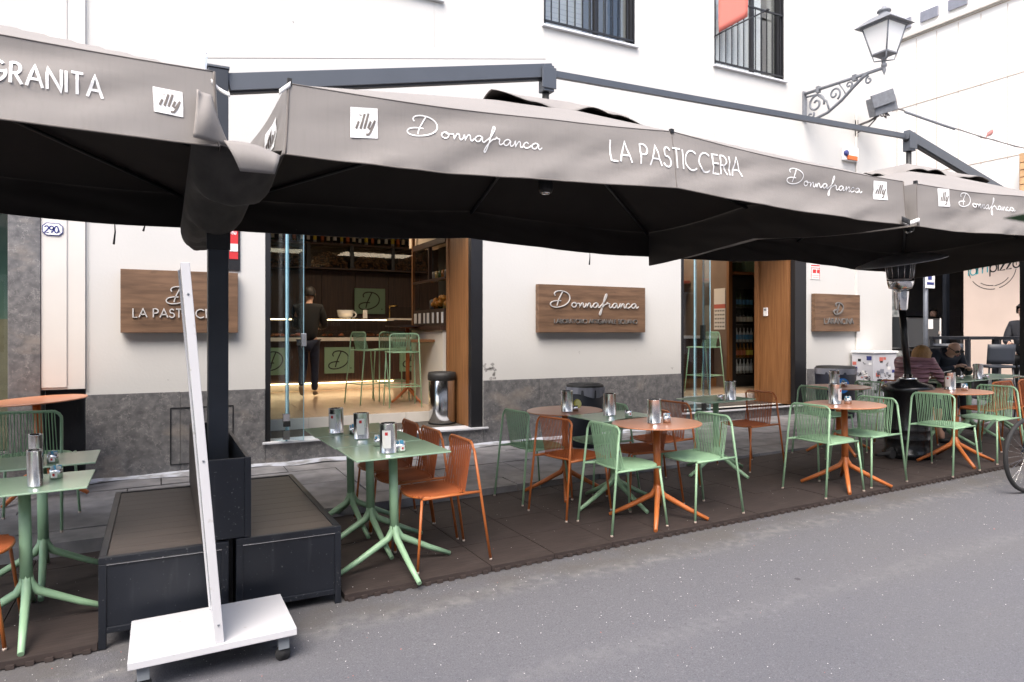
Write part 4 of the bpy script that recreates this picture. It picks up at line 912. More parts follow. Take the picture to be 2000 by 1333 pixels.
# ---------------------------------------------------------------- chairs
def make_chair(name, label, col, bar=False):
    paint, cord = M[col], M[col+'cord']
    t = thing(name, label, 'bar stool' if bar else 'chair')
    sh = .78 if bar else .455; tp = 1.04 if bar else .78; r = .0095
    fy = .225
    # rear hoop: two legs joined by the top rail, as one bent tube but leg parts of their own
    xr0, xr1, xt = -.26, -.26+.06, -.26+.10
    def rear(z): # x along the rear leg
        return -.26+.10*(z/tp)
    ry = lambda z: fy-.022*(z/tp)
    rc = .055
    for s_ in (1, -1):
        obj('leg', MB().tube([(rear(.012), s_*ry(0), .012), (rear(sh), s_*ry(sh), sh), (rear(tp-rc), s_*ry(tp-rc), tp-rc)], r, 8), paint, t, True)
        obj('foot_cap', MB().lathe([(0,0),(.010,0),(.011,.012),(.0095,.014)], 8, (rear(0), s_*ry(0), 0)), M['foot'], t, True)
        x_f, x_s = (.245, .20) if not bar else (.235, .16)
        obj('leg', MB().tube([(x_f, s_*(fy+.004), .012), (x_s, s_*.205, sh-.008)], r*.95, 8), paint, t, True)
        obj('foot_cap', MB().lathe([(0,0),(.010,0),(.011,.012),(.0095,.014)], 8, (x_f, s_*(fy+.004), 0)), M['foot'], t, True)
        obj('seat_rail', MB().tube([(rear(sh), s_*ry(sh), sh), (.20, s_*.212, sh-.002)], r*.9, 8), paint, t, True)
    y_ = ry(tp-rc)
    pts = [(rear(tp-rc), y_, tp-rc)]+[(rear(tp), y_-rc+rc*cos(R(a)), tp-rc+rc*sin(R(a))) for a in (20,45,70,90)]
    pts += [(rear(tp), -p_[1], p_[2]) for p_ in reversed(pts[1:])]+[(rear(tp-rc), -y_, tp-rc)]
    obj('top_rail', MB().tube(pts, r, 8, caps=False), paint, t, True)
    # seat: rim and cords running front to back
    def rim(a):
        ex = 2/2.9; ca, sa = cos(a), sin(a); X_ = .185*abs(ca)**ex*(1 if ca > 0 else -1)+.065; Y_ = .205*abs(sa)**ex*(1 if sa > 0 else -1)
        if X_ > .065: Y_ *= 1-.10*((X_-.065)/.185)**2
        return X_, Y_
    rp = [(*rim(2*PI*k/40), sh) for k in range(40)]
    seat = MB().tube(rp, .0085, 6, closed=True)
    obj('seat_frame', seat, paint, t, True)
    cd = MB(); nC = 30
    for k in range(nC):
        y0 = -.195+.39*k/(nC-1); 
        xs_ = [p_[0] for i_, p_ in enumerate(rp) if min(p_[1], rp[(i_+1) % 40][1]) <= y0 <= max(p_[1], rp[(i_+1) % 40][1])]
        if len(xs_) < 2: continue
        a, b = min(xs_), max(xs_)
        cd.tube([(a, y0, sh+.006), ((a+b)/2, y0, sh-.002), (b, y0, sh+.006)], .0050, 5, caps=False)
    obj('seat', cd, cord, t, True)
    # back cords from the top rail down and forward to the rear edge of the seat, slanting a little
    bk = MB(); nB = 20
    for k in range(nB):
        f = k/(nB-1); yt = -.165+.33*f; yb = (-.175+.35*f); xb = -.105-.018*cos((f-.5)*PI)
        sl_ = .018
        bk.tube([(rear(tp), yt, tp+.009), (rear(tp)-.009, yt, tp-.003), (xb-.004, yb+sl_*(1-2*f)*.3, sh+.008), (xb, yb, sh-.012)], .0031, 5, caps=False)
        if k % 2: bk.tube([(rear(tp), yt+.002, tp+.009), (rear(tp)+.008, yt-.002, tp-.003), (xb+.028, yb+.018, sh+.004)], .0023, 5, caps=False)
    obj('backrest', bk, cord, t, True)
    obj('rear_rail', MB().tube([(-.108-.018*cos((k/10-.5)*PI), -.19+.38*k/10, sh-.004) for k in range(11)], .008, 6), paint, t, True)
    obj('seat_brace', MB().tube([(rear(sh), .21, sh), (-.11,.18,sh-.003)], .007, 6).tube([(rear(sh), -.21, sh), (-.11,-.18,sh-.003)], .007, 6), paint, t, True)
    if bar:
        z_ = .30; fx = lambda z: .235-(.235-.16)*(z/sh)
        q = [(rear(z_), ry(z_), z_), (fx(z_), .22, z_), (fx(z_), -.22, z_), (rear(z_), -ry(z_), z_)]
        obj('foot_rest', MB().tube(q, .007, 6, closed=True), paint, t, True)
    return t
def gm(x, y): return (x, y, gz(x)+.0405)
gproto = make_chair('cord_chair', '', 'green'); oproto = make_chair('cord_chair', '', 'orange')
CH = [
 ('o',1.68,4.293,180,'nearest orange chair at the row of green tables'),
 ('o',1.655,4.80,180.5,'orange chair in the middle of the three at the green tables'),
 ('o',1.65,5.26,179,'orange chair deepest of the three at the green tables, nearest the doorway'),
 ('g',3.16,4.283,0,'green chair at the front orange round table with its back to the planter bench'),
 ('g',3.89,4.245,180,'green chair on the far side of the front orange round table'),
 ('o',3.02,4.81,12,'orange chair between two green chairs at the small green square table'),
 ('g',2.98,5.38,6,'green chair at the orange round table beside the stone plinth'),
 ('o',3.73,4.75,168,'orange chair partly hidden behind the front orange round table'),
 ('o',4.21,5.08,184,'orange chair behind the hidden one, backrest showing over the round table'),
 ('g',3.70,5.33,178,'green chair seen between the square table and the orange backrests'),
 ('o',5.56,5.29,180,'orange chair alone beside the green square table near the second doorway'),
 ('g',5.33,4.215,1,'green chair facing away at the middle orange round table by the road'),
 ('g',5.98,4.25,179,'green chair on the heater side of the middle orange round table'),
 ('g',6.76,5.33,0,'green chair by the rear orange round table in front of the bin with blue sticker'),
 ('g',7.44,5.34,180,'green chair between the rear round table and the patio heater'),
 ('g',7.01,4.15,4,'green chair in front of the patio heater base'),
 ('g',7.95,4.22,178,'green chair nearest the bicycle wheel at the far round table'),
 ('o',8.66,4.60,90,'orange chair with its back to the road at the long green table'),
 ('o',9.20,4.60,90,'orange chair at the photo edge at the long green table'),
 ('o',8.08,5.22,-4,'orange chair carrying the woman in the mauve jacket'),
]
used = set()
for k, x_, y_, a_, lb in CH:
    pr_ = gproto if k == 'g' else oproto
    if k in used: o = dup(pr_, gm(x_, y_), R(a_), lb, True)
    else: place(pr_, gm(x_, y_), R(a_), True); o = pr_; o['label'] = lb; used.add(k)
    o['group'] = 'green cord chairs on the terrace' if k == 'g' else 'orange cord chairs on the terrace'
o = dup(gproto, (-.84,6.22,pz(-1,6.25)+.005), R(84), 'green chair on the pavement at the round table by the alcove', False, 1.11); o['group'] = 'green cord chairs on the terrace'
o = dup(oproto, gm(-.91,4.33), R(0), 'orange chair cut by the photo edge beneath the left green table', True); o['group'] = 'orange cord chairs on the terrace'
for ch_ in list(o.children):          # its backrest is out of the photo, kept
    pass
sproto = make_chair('cord_bar_stool', 'green bar stool nearest the street inside the doorway', 'green', True)
place(sproto, (3.03,9.22,.531), R(82), False, .98); sproto['group'] = 'green bar stools'
o = dup(sproto, (2.72,9.85,.531), R(15), 'green bar stool turned sideways by the standing customer'); o['group'] = 'green bar stools'
o = dup(sproto, (3.15,10.15,.531), R(85), 'green bar stool behind the other two at the orange high table'); o['group'] = 'green bar stools'
o = dup(sproto, (8.35,8.98,.531), R(100), 'green bar stool behind the second glass door'); o['group'] = 'green bar stools'

# ---------------------------------------------------------------- tables
def base_legs(t, col, h, spread=.30, rot=45, rc=.030):
    paint = M[col]
    obj('column', MB().tube([(0,0,.20),(0,0,h-.02)], [rc,rc*.93], 14), paint, t, True)
    obj('top_plate', MB().box(-.09,.09,-.09,.09,h-.019,h-.010), paint, t, True)
    for k in range(4 if rot == 45 else 4):
        a = R(rot+90*k); c_, s_ = cos(a), sin(a)
        pts = [(c_*.004,s_*.004,.28),(c_*.012,s_*.012,.235),(c_*.045,s_*.045,.185),(c_*(spread*.6),s_*(spread*.6),.085),(c_*spread,s_*spread,.012)]
        obj('leg', MB().tube(pts, [rc*.80,rc*.82,rc*.76,rc*.64,rc*.50], 8), paint, t, True)
def make_table(name, kind, col):
    t = thing(name, '', 'table')
    if kind == 'square':
        m = MB().box(-.303,.303,-.25,.25,.742,.752); obj('tabletop', m, M['gtop'], t, True, bevel=.003)
        base_legs(t, col, .742, .39, 4)
    else:
        m = MB().lathe([(0,.741),(.343,.741),(.347,.744),(.347,.749),(.344,.752),(0,.752)], 56, smooth=False); obj('tabletop', m, M['otop'], t, True)
        base_legs(t, col, .741, .38, 48)
    return t
sq = make_table('square_table', 'square', 'green'); rd = make_table('round_table', 'round', 'orange')
SQ = [(1.355,4.27,0,'green square table nearest the road in the row of three'),(1.345,4.79,.4,'green square table in the middle of the row of three'),(1.335,5.31,-.3,'green square table nearest the doorway in the row of three'),
      (3.46,4.79,1.5,'green square table between the two orange round tables'),(5.06,5.26,1,'green square table by the second doorway beside a lone orange chair'),
      (-.61,4.37,0,'green square table at the photo edge nearest the planter bench'),(-.63,5.13,.5,'green square table behind the one at the photo edge'),
      (8.60,5.12,0,'green table end where the woman in mauve sits'),(9.22,5.12,0,'green table with the man in dark glasses behind it'),(9.84,5.12,0,'green table beyond the man near the black umbrella post')]
RD = [(3.49,4.265,0,'front orange round table nearest the road'),(3.32,5.36,10,'orange round table with lemon beside the stone plinth'),(5.645,4.225,-6,'orange round table near the road between two green chairs'),
      (7.05,5.36,15,'orange round table in front of the bin with blue sticker'),(7.52,4.32,8,'orange round table beside the patio heater')]
for i, (x_, y_, a_, lb) in enumerate(SQ):
    if i == 0: place(sq, gm(x_, y_), R(a_), True); sq['label'] = lb; o = sq
    else: o = dup(sq, gm(x_, y_), R(a_), lb, True)
    o['group'] = 'green square tables'
for i, (x_, y_, a_, lb) in enumerate(RD):
    if i == 0: place(rd, gm(x_, y_), R(a_), True); rd['label'] = lb; o = rd
    else: o = dup(rd, gm(x_, y_), R(a_), lb, True)
    o['group'] = 'orange round tables'
o = dup(rd, (-.91,7.28,pz(-1.1,7.2)+.005), R(10), 'orange round table pushed against the wall alcove', False, 1.12); o['group'] = 'orange round tables'
o.matrix_basis = o.matrix_basis @ Matrix.Rotation(R(-3.0), 4, 'Y')
t = thing('high_table', 'orange high table standing among the green bar stools', 'table', (3.32,9.85,.531)); base_legs(t, 'orange', 1.12, .30, 20); obj('tabletop', MB().lathe([(0,1.12),(.33,1.12),(.33,1.14),(0,1.14)], 40, smooth=False), M['darkwood'], t, True)

# ---------------------------------------------------------------- dispensers, tins
def make_disp(sy=1., lab=True, h=.185, r=.056):
    t = thing('napkin_dispenser', '', 'napkin dispenser')
    m = MB().lathe([(0,0),(r-.001,0),(r,.004),(r-.002,.007),(r-.002,h-.005),(r,h-.002),(r,h),(r-.006,h),(r-.006,h-.03),(0,h-.03)], 28, sy=sy); obj('body', m, M['steel'], t, True)
    nk = MB().box(-r*.5,r*.5,-r*sy*.5,r*sy*.5,h-.03,h-.008); obj('napkins', nk, M['label'], t, True, bevel=.004)
    if lab:
        m = MB(); rr = r+.0008
        m.grid(lambda u, v: (rr*cos(R(-128+56*u)), sy*rr*sin(R(-128+56*u)), .035+v*(h*.60)), 8, 1); obj('label', m, M['label'], t, True)
        m = MB(); m.grid(lambda u, v: ((rr+.0008)*cos(R(-108+18*u)), sy*(rr+.0008)*sin(R(-108+18*u)), .115+v*.020), 3, 1); obj('label_mark', m, M['red'], t, True)
    return t
dA = make_disp(); dB = make_disp(lab=False); dC = make_disp(.62)
def make_tin(packets=True):
    t = thing('sugar_tin', '', 'tin'); r = .031
    obj('body', MB().lathe([(0,0),(r,0),(r,.050),(r-.003,.052),(r-.003,.02),(0,.02)], 20), M['steel'], t, True)
    m = MB(); m.grid(lambda u, v: ((r+.0006)*cos(R(-125+60*u)), (r+.0006)*sin(R(-125+60*u)), .010+v*.032), 6, 1); obj('label', m, M['label'], t, True)
    m = MB(); m.grid(lambda u, v: ((r+.0012)*cos(R(-106+20*u)), (r+.0012)*sin(R(-106+20*u)), .018+v*.014), 3, 1); obj('label_mark', m, M['red'], t, True)
    if packets:
        for k in range(6):
            a = k*1.05; m = MB().box(-.013,.013,-.0018,.0018,.02,.066+.004*(k % 3)); q = obj('sugar_packet', m, M['blue'] if k % 2 else M['label'], t, True); q.matrix_basis = Matrix.Translation((.012*cos(a),.012*sin(a),0)) @ Matrix.Rotation(a,4,'Z') @ Matrix.Rotation(R(8),4,'X')
    return t
tA = make_tin(); tB = make_tin(False)
CA = [(dA,1.285,4.182,-20,'steel napkin holder with white label on the green table nearest the road'),(dC,1.278,4.80,-10,'flattened steel napkin holder on the middle green table of the row'),(dA,1.19,5.19,-35,'steel napkin holder on the green table nearest the doorway'),
 (tA,1.362,4.173,10,'small sugar tin beside the napkin holder nearest the road'),(tA,1.298,4.45,40,'small sugar tin standing behind the first napkin holder'),(tA,1.287,5.068,0,'small sugar tin between the two farther napkin holders'),
 (dB,3.264,5.25,0,'plain steel napkin holder beside the lemon'),(dB,3.43,4.83,0,'plain steel napkin holder on the small green square table'),(tB,3.50,4.66,0,'small steel tin on the small green square table'),
 (dB,3.442,4.25,0,'plain steel napkin holder on the front orange round table'),(tA,3.54,4.22,60,'small sugar tin on the front orange round table'),
 (dB,5.068,5.08,0,'plain steel napkin holder on the green table by the second doorway'),(tB,4.97,5.12,0,'tiny steel tin on the green table by the second doorway'),
 (dA,5.56,4.27,15,'labelled steel napkin holder on the middle round table by the road'),(tA,5.66,4.21,80,'small sugar tin with blue packets on the middle round table by the road'),
 (dA,6.97,5.36,20,'labelled steel napkin holder on the rear round table near the bins'),(tA,7.10,5.33,0,'small sugar tin on the rear round table near the bins'),
 (dA,7.60,4.42,-70,'labelled steel napkin holder on the round table beside the heater'),(tA,7.62,4.28,20,'small sugar tin on the round table beside the heater'),
 (dB,8.75,5.30,0,'steel napkin holder between the woman and the man'),(dB,9.18,4.99,0,'steel napkin holder on the long green table before the man'),(tB,8.92,5.06,0,'small tin on the long green table before the man'),(tB,8.72,5.10,0,'small tin near the hands of the woman in mauve'),(tB,9.22,4.92,0,'small tin at the photo edge on the long green table'),
 (dC,-.567,4.285,110,'steel napkin holder nearest the camera on the left green table'),(tA,-.492,4.44,-10,'small red marked tin behind the nearest napkin holder'),(dC,-.65,4.95,120,'steel napkin holder showing above the nearest one'),(tA,-.57,4.99,0,'small red marked tin on the far left green table')]
seen = set()
for pr_, x_, y_, a_, lb in CA:
    loc = (x_, y_, gz(x_)+.0405+.7535)
    if pr_.name in seen: o = dup(pr_, loc, R(a_), lb, True)
    else: place(pr_, loc, R(a_), True); pr_['label'] = lb; o = pr_; seen.add(pr_.name)
    o['group'] = 'napkin holders on the tables' if 'napkin' in o.name else 'small tins on the tables'
t = thing('lemon_half', 'cut lemon half in a tin on the round table by the plinth', 'lemon', (3.345,5.245,gz(3.3)+.795))
obj('tin', MB().lathe([(0,0),(.03,0),(.03,.05),(0,.05)], 16), M['steel'], t, True)
m = MB().lathe([(0,-.012),(.036,-.008),(.042,.0),(.036,.008),(0,.012)], 18); q = obj('lemon', m, M['lemon'], t, True); q.matrix_basis = Matrix.Translation((.02,-.01,.065)) @ Matrix.Rotation(R(75),4,'X')
m = MB().lathe([(0,.0125),(.033,.0095)], 18); q = obj('lemon_flesh', m, mat('lemon_flesh', (.75,.72,.25), .4), t, True); q.matrix_basis = Matrix.Translation((.02,-.012,.065)) @ Matrix.Rotation(R(75),4,'X')

# ---------------------------------------------------------------- bins
t = thing('pedal_bin', 'shiny steel bin with black rim in the wider doorway', 'bin', (3.26,8.30,.396))
obj('body', MB().lathe([(0,0),(.165,0),(.17,.02),(.172,.56),(.165,.57)], 36), M['chrome'], t, True); obj('rim', MB().lathe([(.172,.555),(.185,.565),(.186,.62),(.175,.66),(.15,.665),(.14,.60),(0,.58)], 36), M['black'], t, True)
obj('base_ring', MB().lathe([(.173,0),(.178,0),(.178,.02),(.173,.022)], 36), M['black'], t, True)
t = thing('waste_bin', 'dark grey round bin with clear bag folded over its rim by the plinth', 'bin', (4.62,7.02,pz(4.6,7)+.004))
obj('body', MB().lathe([(0,0),(.20,0),(.225,.68),(.21,.70)], 28), mat('bin_grey', (.02,.023,.032), .45), t, True)
m = MB(); 
def bag(u, v):
    a = 2*PI*u; rr = .230+.010*sin(a*9)*v+.006*sin(a*17); return (rr*cos(a), rr*sin(a), .715-.10*v*(1+.25*sin(a*3)))
m.grid(bag, 60, 4); obj('bag_cuff', m, M['plasticbag'], t, True)
obj('lid', MB().lathe([(.222,.70),(.225,.735),(.20,.75),(.19,.72),(.12,.70),(0,.70)], 28), M['black'], t, True); obj('lid_divider', MB().box(-.2,.2,-.02,.02,.715,.74), M['black'], t, True)
t = thing('recycling_bin', 'dark bin with white bag rim and round blue paper sticker', 'bin', (9.45,7.25,pz(9.4,7.2)+.004))
obj('body', MB().lathe([(0,0),(.27,0),(.30,.70),(.29,.72)], 28), mat('bin_navy', (.016,.02,.035), .45), t, True)
m = MB(); m.grid(lambda u, v: (lambda a: ((.305+.01*sin(a*7)*v)*cos(a), (.305+.01*sin(a*7)*v)*sin(a), .76-.09*v))(2*PI*u), 48, 3); obj('bag_cuff', m, M['plasticbag'], t, True)
obj('lid', MB().lathe([(.30,.74),(.28,.79),(0,.80)], 28), M['black'], t, True)
m = MB(); ang0 = R(-122); 
def onb(a_, z_, l_=0): rr = .30-.03*(.72-z_)/.72+.004+l_; return (rr*cos(a_), rr*sin(a_), z_)
m.add([onb(ang0, .50)]+[onb(ang0+.36*cos(2*PI*k/20), .50+.115*sin(2*PI*k/20)) for k in range(20)], [(0,k+1,(k+1)%20+1) for k in range(20)]); obj('sticker', m, mat('blue_sticker', (.02,.16,.50), .5), t, True)
m = MB(); strokes(m, [[(-.5,-.5),(-.5,.5),(.1,.5),(.1,-.5),(-.5,-.5)], [(.3,.55),(.55,.3),(.55,-.55)], [(-.35,.1),(-.05,.1)], [(-.35,-.15),(-.05,-.15)]], .12, lambda a,b,d: onb(ang0+.26*a, .50+.075*b, .004)); obj('sticker_icon', m, M['white'], t, True)

# ---------------------------------------------------------------- patio heater
hx_, hy_ = 7.40, 4.76
t = thing('patio_heater', 'black mushroom patio heater with steel burner and gas cylinder base', 'patio heater', (hx_,hy_,gz(hx_)+.04))
rr = .235
obj('base_tank', MB().lathe([(0,.0),(rr+.02,.0),(rr+.02,.06),(rr,.08),(rr,.20),(rr+.006,.21),(rr,.22),(rr,.30),(rr+.006,.31),(rr,.32),(rr,.70),(rr+.02,.72),(rr+.03,.76),(rr,.80),(.12,.83),(.10,.86),(0,.86)], 36), mat('heater_black', (.008,.008,.009), .25), t, True)
obj('collar', MB().lathe([(.09,.86),(.09,.875),(.05,.88),(.05,.91),(0,.91)], 24), M['chrome'], t, True)
obj('pole', MB().tube([(0,0,.9),(-.10,0,1.66)], .036, 16), mat('pole_black', (.009,.009,.010), .3), t, True)
top_ = (-.125,0,0)
obj('burner_neck', MB().lathe([(.055,1.62),(.062,1.64),(.075,1.82),(.075,1.84),(.06,1.84)], 24, (-.115,0,0)), M['chrome'], t, True)
obj('burner_cup', MB().lathe([(.06,1.84),(.115,1.86),(.130,1.92),(.135,1.96),(.10,1.96)], 28, (-.13,0,0)), M['chrome'], t, True)
m = MB().lathe([(.125,1.97),(.145,2.13),(.145,2.15),(.10,2.15)], 28, (-.135,0,0)); obj('burner_screen', m, mat('screen_dark', (.03,.03,.032), .35, .8, var=.4, vs=60), t, True)
for k in range(14):
    a = 2*PI*k/14; obj('burner_bar', MB().tube([(-.135+.128*cos(a),.128*sin(a),1.96),(-.135+.150*cos(a),.150*sin(a),2.15)], .0035, 4), M['chrome'], t, True)
m = MB().lathe([(0,.045),(.14,.04),(.30,.01),(.445,-.035),(.45,-.045),(.44,-.043),(.29,0),(.13,.028),(0,.032)], 44); q = obj('reflector', m, mat('reflector_alu', (.45,.45,.46), .5, .4), t, True); q.matrix_basis = Matrix.Translation((-.13,0,2.19)) @ Matrix.Rotation(R(-11),4,'Y')
obj('ground_wheel', MB().tube([(-.30,-.03,.05),(-.30,.03,.05)], .05, 14), M['tyre'], t, True)
hose = MB().tube([(-.24,.02,.10),(-.34,0,.06),(-.42,.06,.04),(-.36,.12,.03)], .022, 8); obj('hose', hose, M['tyre'], t, True)

# ---------------------------------------------------------------- utility cabinet with stickers
t = thing('utility_cabinet', 'pale utility cabinet covered in stickers and marker scrawl', 'cabinet', (10.74,7.5,.2))
obj('body', MB().box(10.45,11.05,7.3,7.7,.15,1.22), mat('cabinet_grey', (.50,.50,.53), .6, var=.08, vs=3), t, bevel=.008); obj('roof', MB().box(10.43,11.07,7.28,7.71,1.2205,1.255), M['white'], t, bevel=.006)
rn = random.Random(5); cl_ = ['navy','redbanner','black','white','label','plasticbag']
for k in range(60):
    c_ = rn.choice(cl_); zz = rn.uniform(.35,1.15); s_ = rn.uniform(.015,.05)
    if k % 2: y_ = rn.uniform(7.33,7.66); obj('sticker', MB().box(10.4455+.0004*(k % 5),10.4492,y_-s_,y_+s_*.8,zz-s_*.7,zz+s_*.7), M[c_], t)
    else: x_ = rn.uniform(10.5,10.98); obj('sticker', MB().box(x_-s_,x_+s_,7.2955+.0004*(k % 5),7.2992,zz-s_*.7,zz+s_*.7), M[c_], t)
scr = MB()
for k in range(26):
    x_ = rn.uniform(10.5,10.95); zz = rn.uniform(.4,1.15); pts = [(x_+rn.uniform(-.05,.05), zz+rn.uniform(-.05,.05)) for _ in range(5)]
    strokes(scr, [spline(pts, 4)], .007, lambda a,b,d: (a,7.2945,b))
    yy = rn.uniform(7.36,7.64); pts = [(yy+rn.uniform(-.04,.04), zz+rn.uniform(-.04,.04)) for _ in range(5)]
    strokes(scr, [spline(pts, 4)], .007, lambda a,b,d: (10.4445,a,b))
tag(obj('scrawl', scr, M['black'], t), kind='stuff')

# ---------------------------------------------------------------- street lamp on a scrolled bracket
LX = 9.34
t = thing('wall_lantern', 'old style four sided lantern on a scrolled iron wall bracket', 'street lamp', (LX,7.75,5.2))
br = MB().tube([(LX,7.74,5.44),(LX,6.36,5.40)], .026, 8)
obj('top_arm', br, M['lampiron'], t); obj('wall_plate', MB().box(LX-.04,LX+.04,7.725,7.749,5.0,5.48), M['lampiron'], t)
def spiral(cy, cz, r0, r1, a0, a1, n=22): return [(LX, cy+(r0+(r1-r0)*k/n)*cos(R(a0+(a1-a0)*k/n)), cz+(r0+(r1-r0)*k/n)*sin(R(a0+(a1-a0)*k/n))) for k in range(n+1)]
lo = [(LX,7.70,5.02),(LX,7.55,4.98),(LX,7.30,5.02),(LX,7.05,5.14),(LX,6.85,5.28),(LX,6.70,5.37),(LX,6.62,5.40)]
sc1 = MB().tube(lo, .024, 7); obj('lower_scroll', sc1, M['lampiron'], t)
SW = []
class _S:
    def tube(self, *a): SW.append(a); return self
sc2 = _S().tube(spiral(7.52,5.22,.16,.03,200,-330), .018, 6); sc2.tube(spiral(7.18,5.27,.11,.02,240,-200), .016, 6); sc2.tube(spiral(6.93,5.33,.06,.012,240,-160), .014, 6); sc2.tube(spiral(6.60,5.30,.06,.015,90,-300), .015, 6); sc2.tube([(LX,7.70,5.38),(LX,7.50,5.36),(LX,7.32,5.20),(LX,7.28,5.06)], .017, 6)
sc2.tube(spiral(7.62,5.06,.07,.02,150,500), .016, 6); sc2.tube([(LX,7.1,5.40),(LX,7.02,5.28),(LX,6.98,5.2)], .010, 6)

for a_ in SW: obj('scroll_work', MB().tube(*a_), M['lampiron'], t)
obj('arm_ring', MB().box(LX-.03,LX+.03,6.80,6.86,5.36,5.45), M['lampiron'], t); obj('arm_ring', MB().box(LX-.03,LX+.03,7.45,7.5,5.38,5.48), M['lampiron'], t)
cy_ = 6.36
obj('finial', MB().lathe([(0,-.14),(.012,-.10),(.028,-.06),(.02,-.02),(.04,.0),(.04,.03),(.02,.05),(.03,.10),(.05,.12)], 14, (LX,cy_,5.42)), M['lampiron'], t)
def frust(z0, r0, z1, r1):
    s_ = math.sqrt(2); return [(LX+r0*a, cy_+r0*b, z0) for a, b in ((-1,-1),(1,-1),(1,1),(-1,1))]+[(LX+r1*a, cy_+r1*b, z1) for a, b in ((-1,-1),(1,-1),(1,1),(-1,1))]
F6 = [(3,2,1,0),(4,5,6,7),(0,1,5,4),(1,2,6,5),(2,3,7,6),(3,0,4,7)]
q = frust(5.60,.115,5.98,.20); 
for i in range(4):
    a, b = q[i], q[(i+1)%4]; c_, d = q[4+(i+1)%4], q[4+i]; obj('glass_pane', MB().quad(a,b,c_,d), M['lampglass'], t, solid=.004)
    obj('corner_bar', MB().tube([a, d], .011, 6), M['lampiron'], t)
    obj('cradle_hoop', MB().tube([(LX,cy_,5.50),(LX+(a[0]-LX)*.8,cy_+(a[1]-cy_)*.8,5.50),(a[0],a[1],5.60)], .010, 6), M['lampiron'], t)
obj('lower_ring', MB().add(frust(5.585,.125,5.605,.125), F6), M['lampiron'], t); obj('upper_ring', MB().add(frust(5.98,.225,6.0,.225), F6), M['lampiron'], t)
obj('hood', MB().add(frust(6.0,.285,6.135,.125), F6), M['lampiron'], t, bevel=.004); obj('hood_cap', MB().lathe([(.11,6.13),(.07,6.165),(.07,6.20),(.095,6.21),(.085,6.235),(.05,6.25),(.03,6.28),(0,6.29)], 16, (LX,cy_,0)), M['lampiron'], t)
# floodlight/junction box on a bracket with its cable and bird
t = thing('junction_box', 'grey tilted junction box on a wall bracket with tangled conduits', 'junction box', (10.63,7.3,5.1))
JB = t
obj('bracket', MB().tube([(10.63,7.745,5.10),(10.63,7.5,5.12),(10.66,7.35,5.18)], .02, 7).tube([(10.63,7.745,4.98),(10.65,7.55,5.02),(10.66,7.4,5.14)], .013, 6).box(10.60,10.66,7.73,7.749,4.92,5.2), M['cord'], t)
q = obj('box_body', MB().box(-.19,.19,-.11,.11,-.15,.15), M['lampiron'], t, True, bevel=.01); q.matrix_basis = Matrix.Translation((.03,.0,.24)) @ Matrix.Rotation(R(-20),4,'Y') @ Matrix.Rotation(R(-28),4,'Z')
q = obj('box_lid', MB().box(-.205,.17,-.15,-.112,-.05,.16), M['lampiron'], t, True, bevel=.006); q.matrix_basis = Matrix.Translation((.0,.0,.27)) @ Matrix.Rotation(R(-22),4,'Y') @ Matrix.Rotation(R(-28),4,'Z')
l_, w_ = sans('LINEA EURO', .2); q = obj('print', strokes(MB(), fit(l_,0,-.17,.02,.33/w_,.075), .012, lambda a,b,d: (a,-.153,b)), M['white'], t, True); q.matrix_basis = Matrix.Translation((.0,.0,.29)) @ Matrix.Rotation(R(-22),4,'Y') @ Matrix.Rotation(R(-28),4,'Z')
cn = MB()
for k in range(5): a_ = k*.5; cn.tube([(.08*cos(a_*3)+.02,.0,.12),(.10*cos(a_*2),-.03-.01*k,.02),(.04+.05*k*.5,-.06,.06),(.08,-.02,.14)], .010, 6)
obj('conduit', cn, M['cord'], t, True)
JB.scale = (1,1,1)
t = thing('overhead_cable', 'sagging grey overhead cable running from the junction box', 'cable', (12,6.5,4.9))
P0 = Vector((10.75,7.2,5.30)); P1 = Vector((14.9,5.2,4.28))
def cab(f): q = P0.lerp(P1, f); q.z -= .18*sin(PI*f); return q
m = MB().tube([cab(k/24) for k in range(25)], .010, 6); obj('cable', m, M['cord'], t)
m = MB().tube([cab(k/24)+Vector((0,0,.018*sin(k*2.2))) for k in range(14)], .006, 5); obj('wrap_wire', m, M['cord'], t); m = MB().tube([cab(.05+k/60)+Vector((0,0,-.01)) for k in range(12)], .022, 8); obj('splice', m, M['lampiron'], t)
bp_ = cab(.36)
t = thing('perched_bird', 'small reddish bird perched on the overhead cable', 'bird', bp_+Vector((0,0,.012)))
obj('body', MB().tube([(-.10,0,.0),(-.05,0,.05),(0,0,.08),(.045,0,.11),(.07,0,.14),(.10,0,.145)], [.004,.02,.04,.035,.022,.003], 10), mat('bird_red', (.30,.13,.12), .8), t, True); obj('tail', MB().box(-.17,-.09,-.012,.012,-.02,-.012), mat('bird_tail', (.2,.09,.08), .8), t, True)
for s_ in (-1,1): obj('leg', MB().tube([(0,.012*s_,.05),(0,.012*s_,0)], .003, 4), M['cord'], t, True)

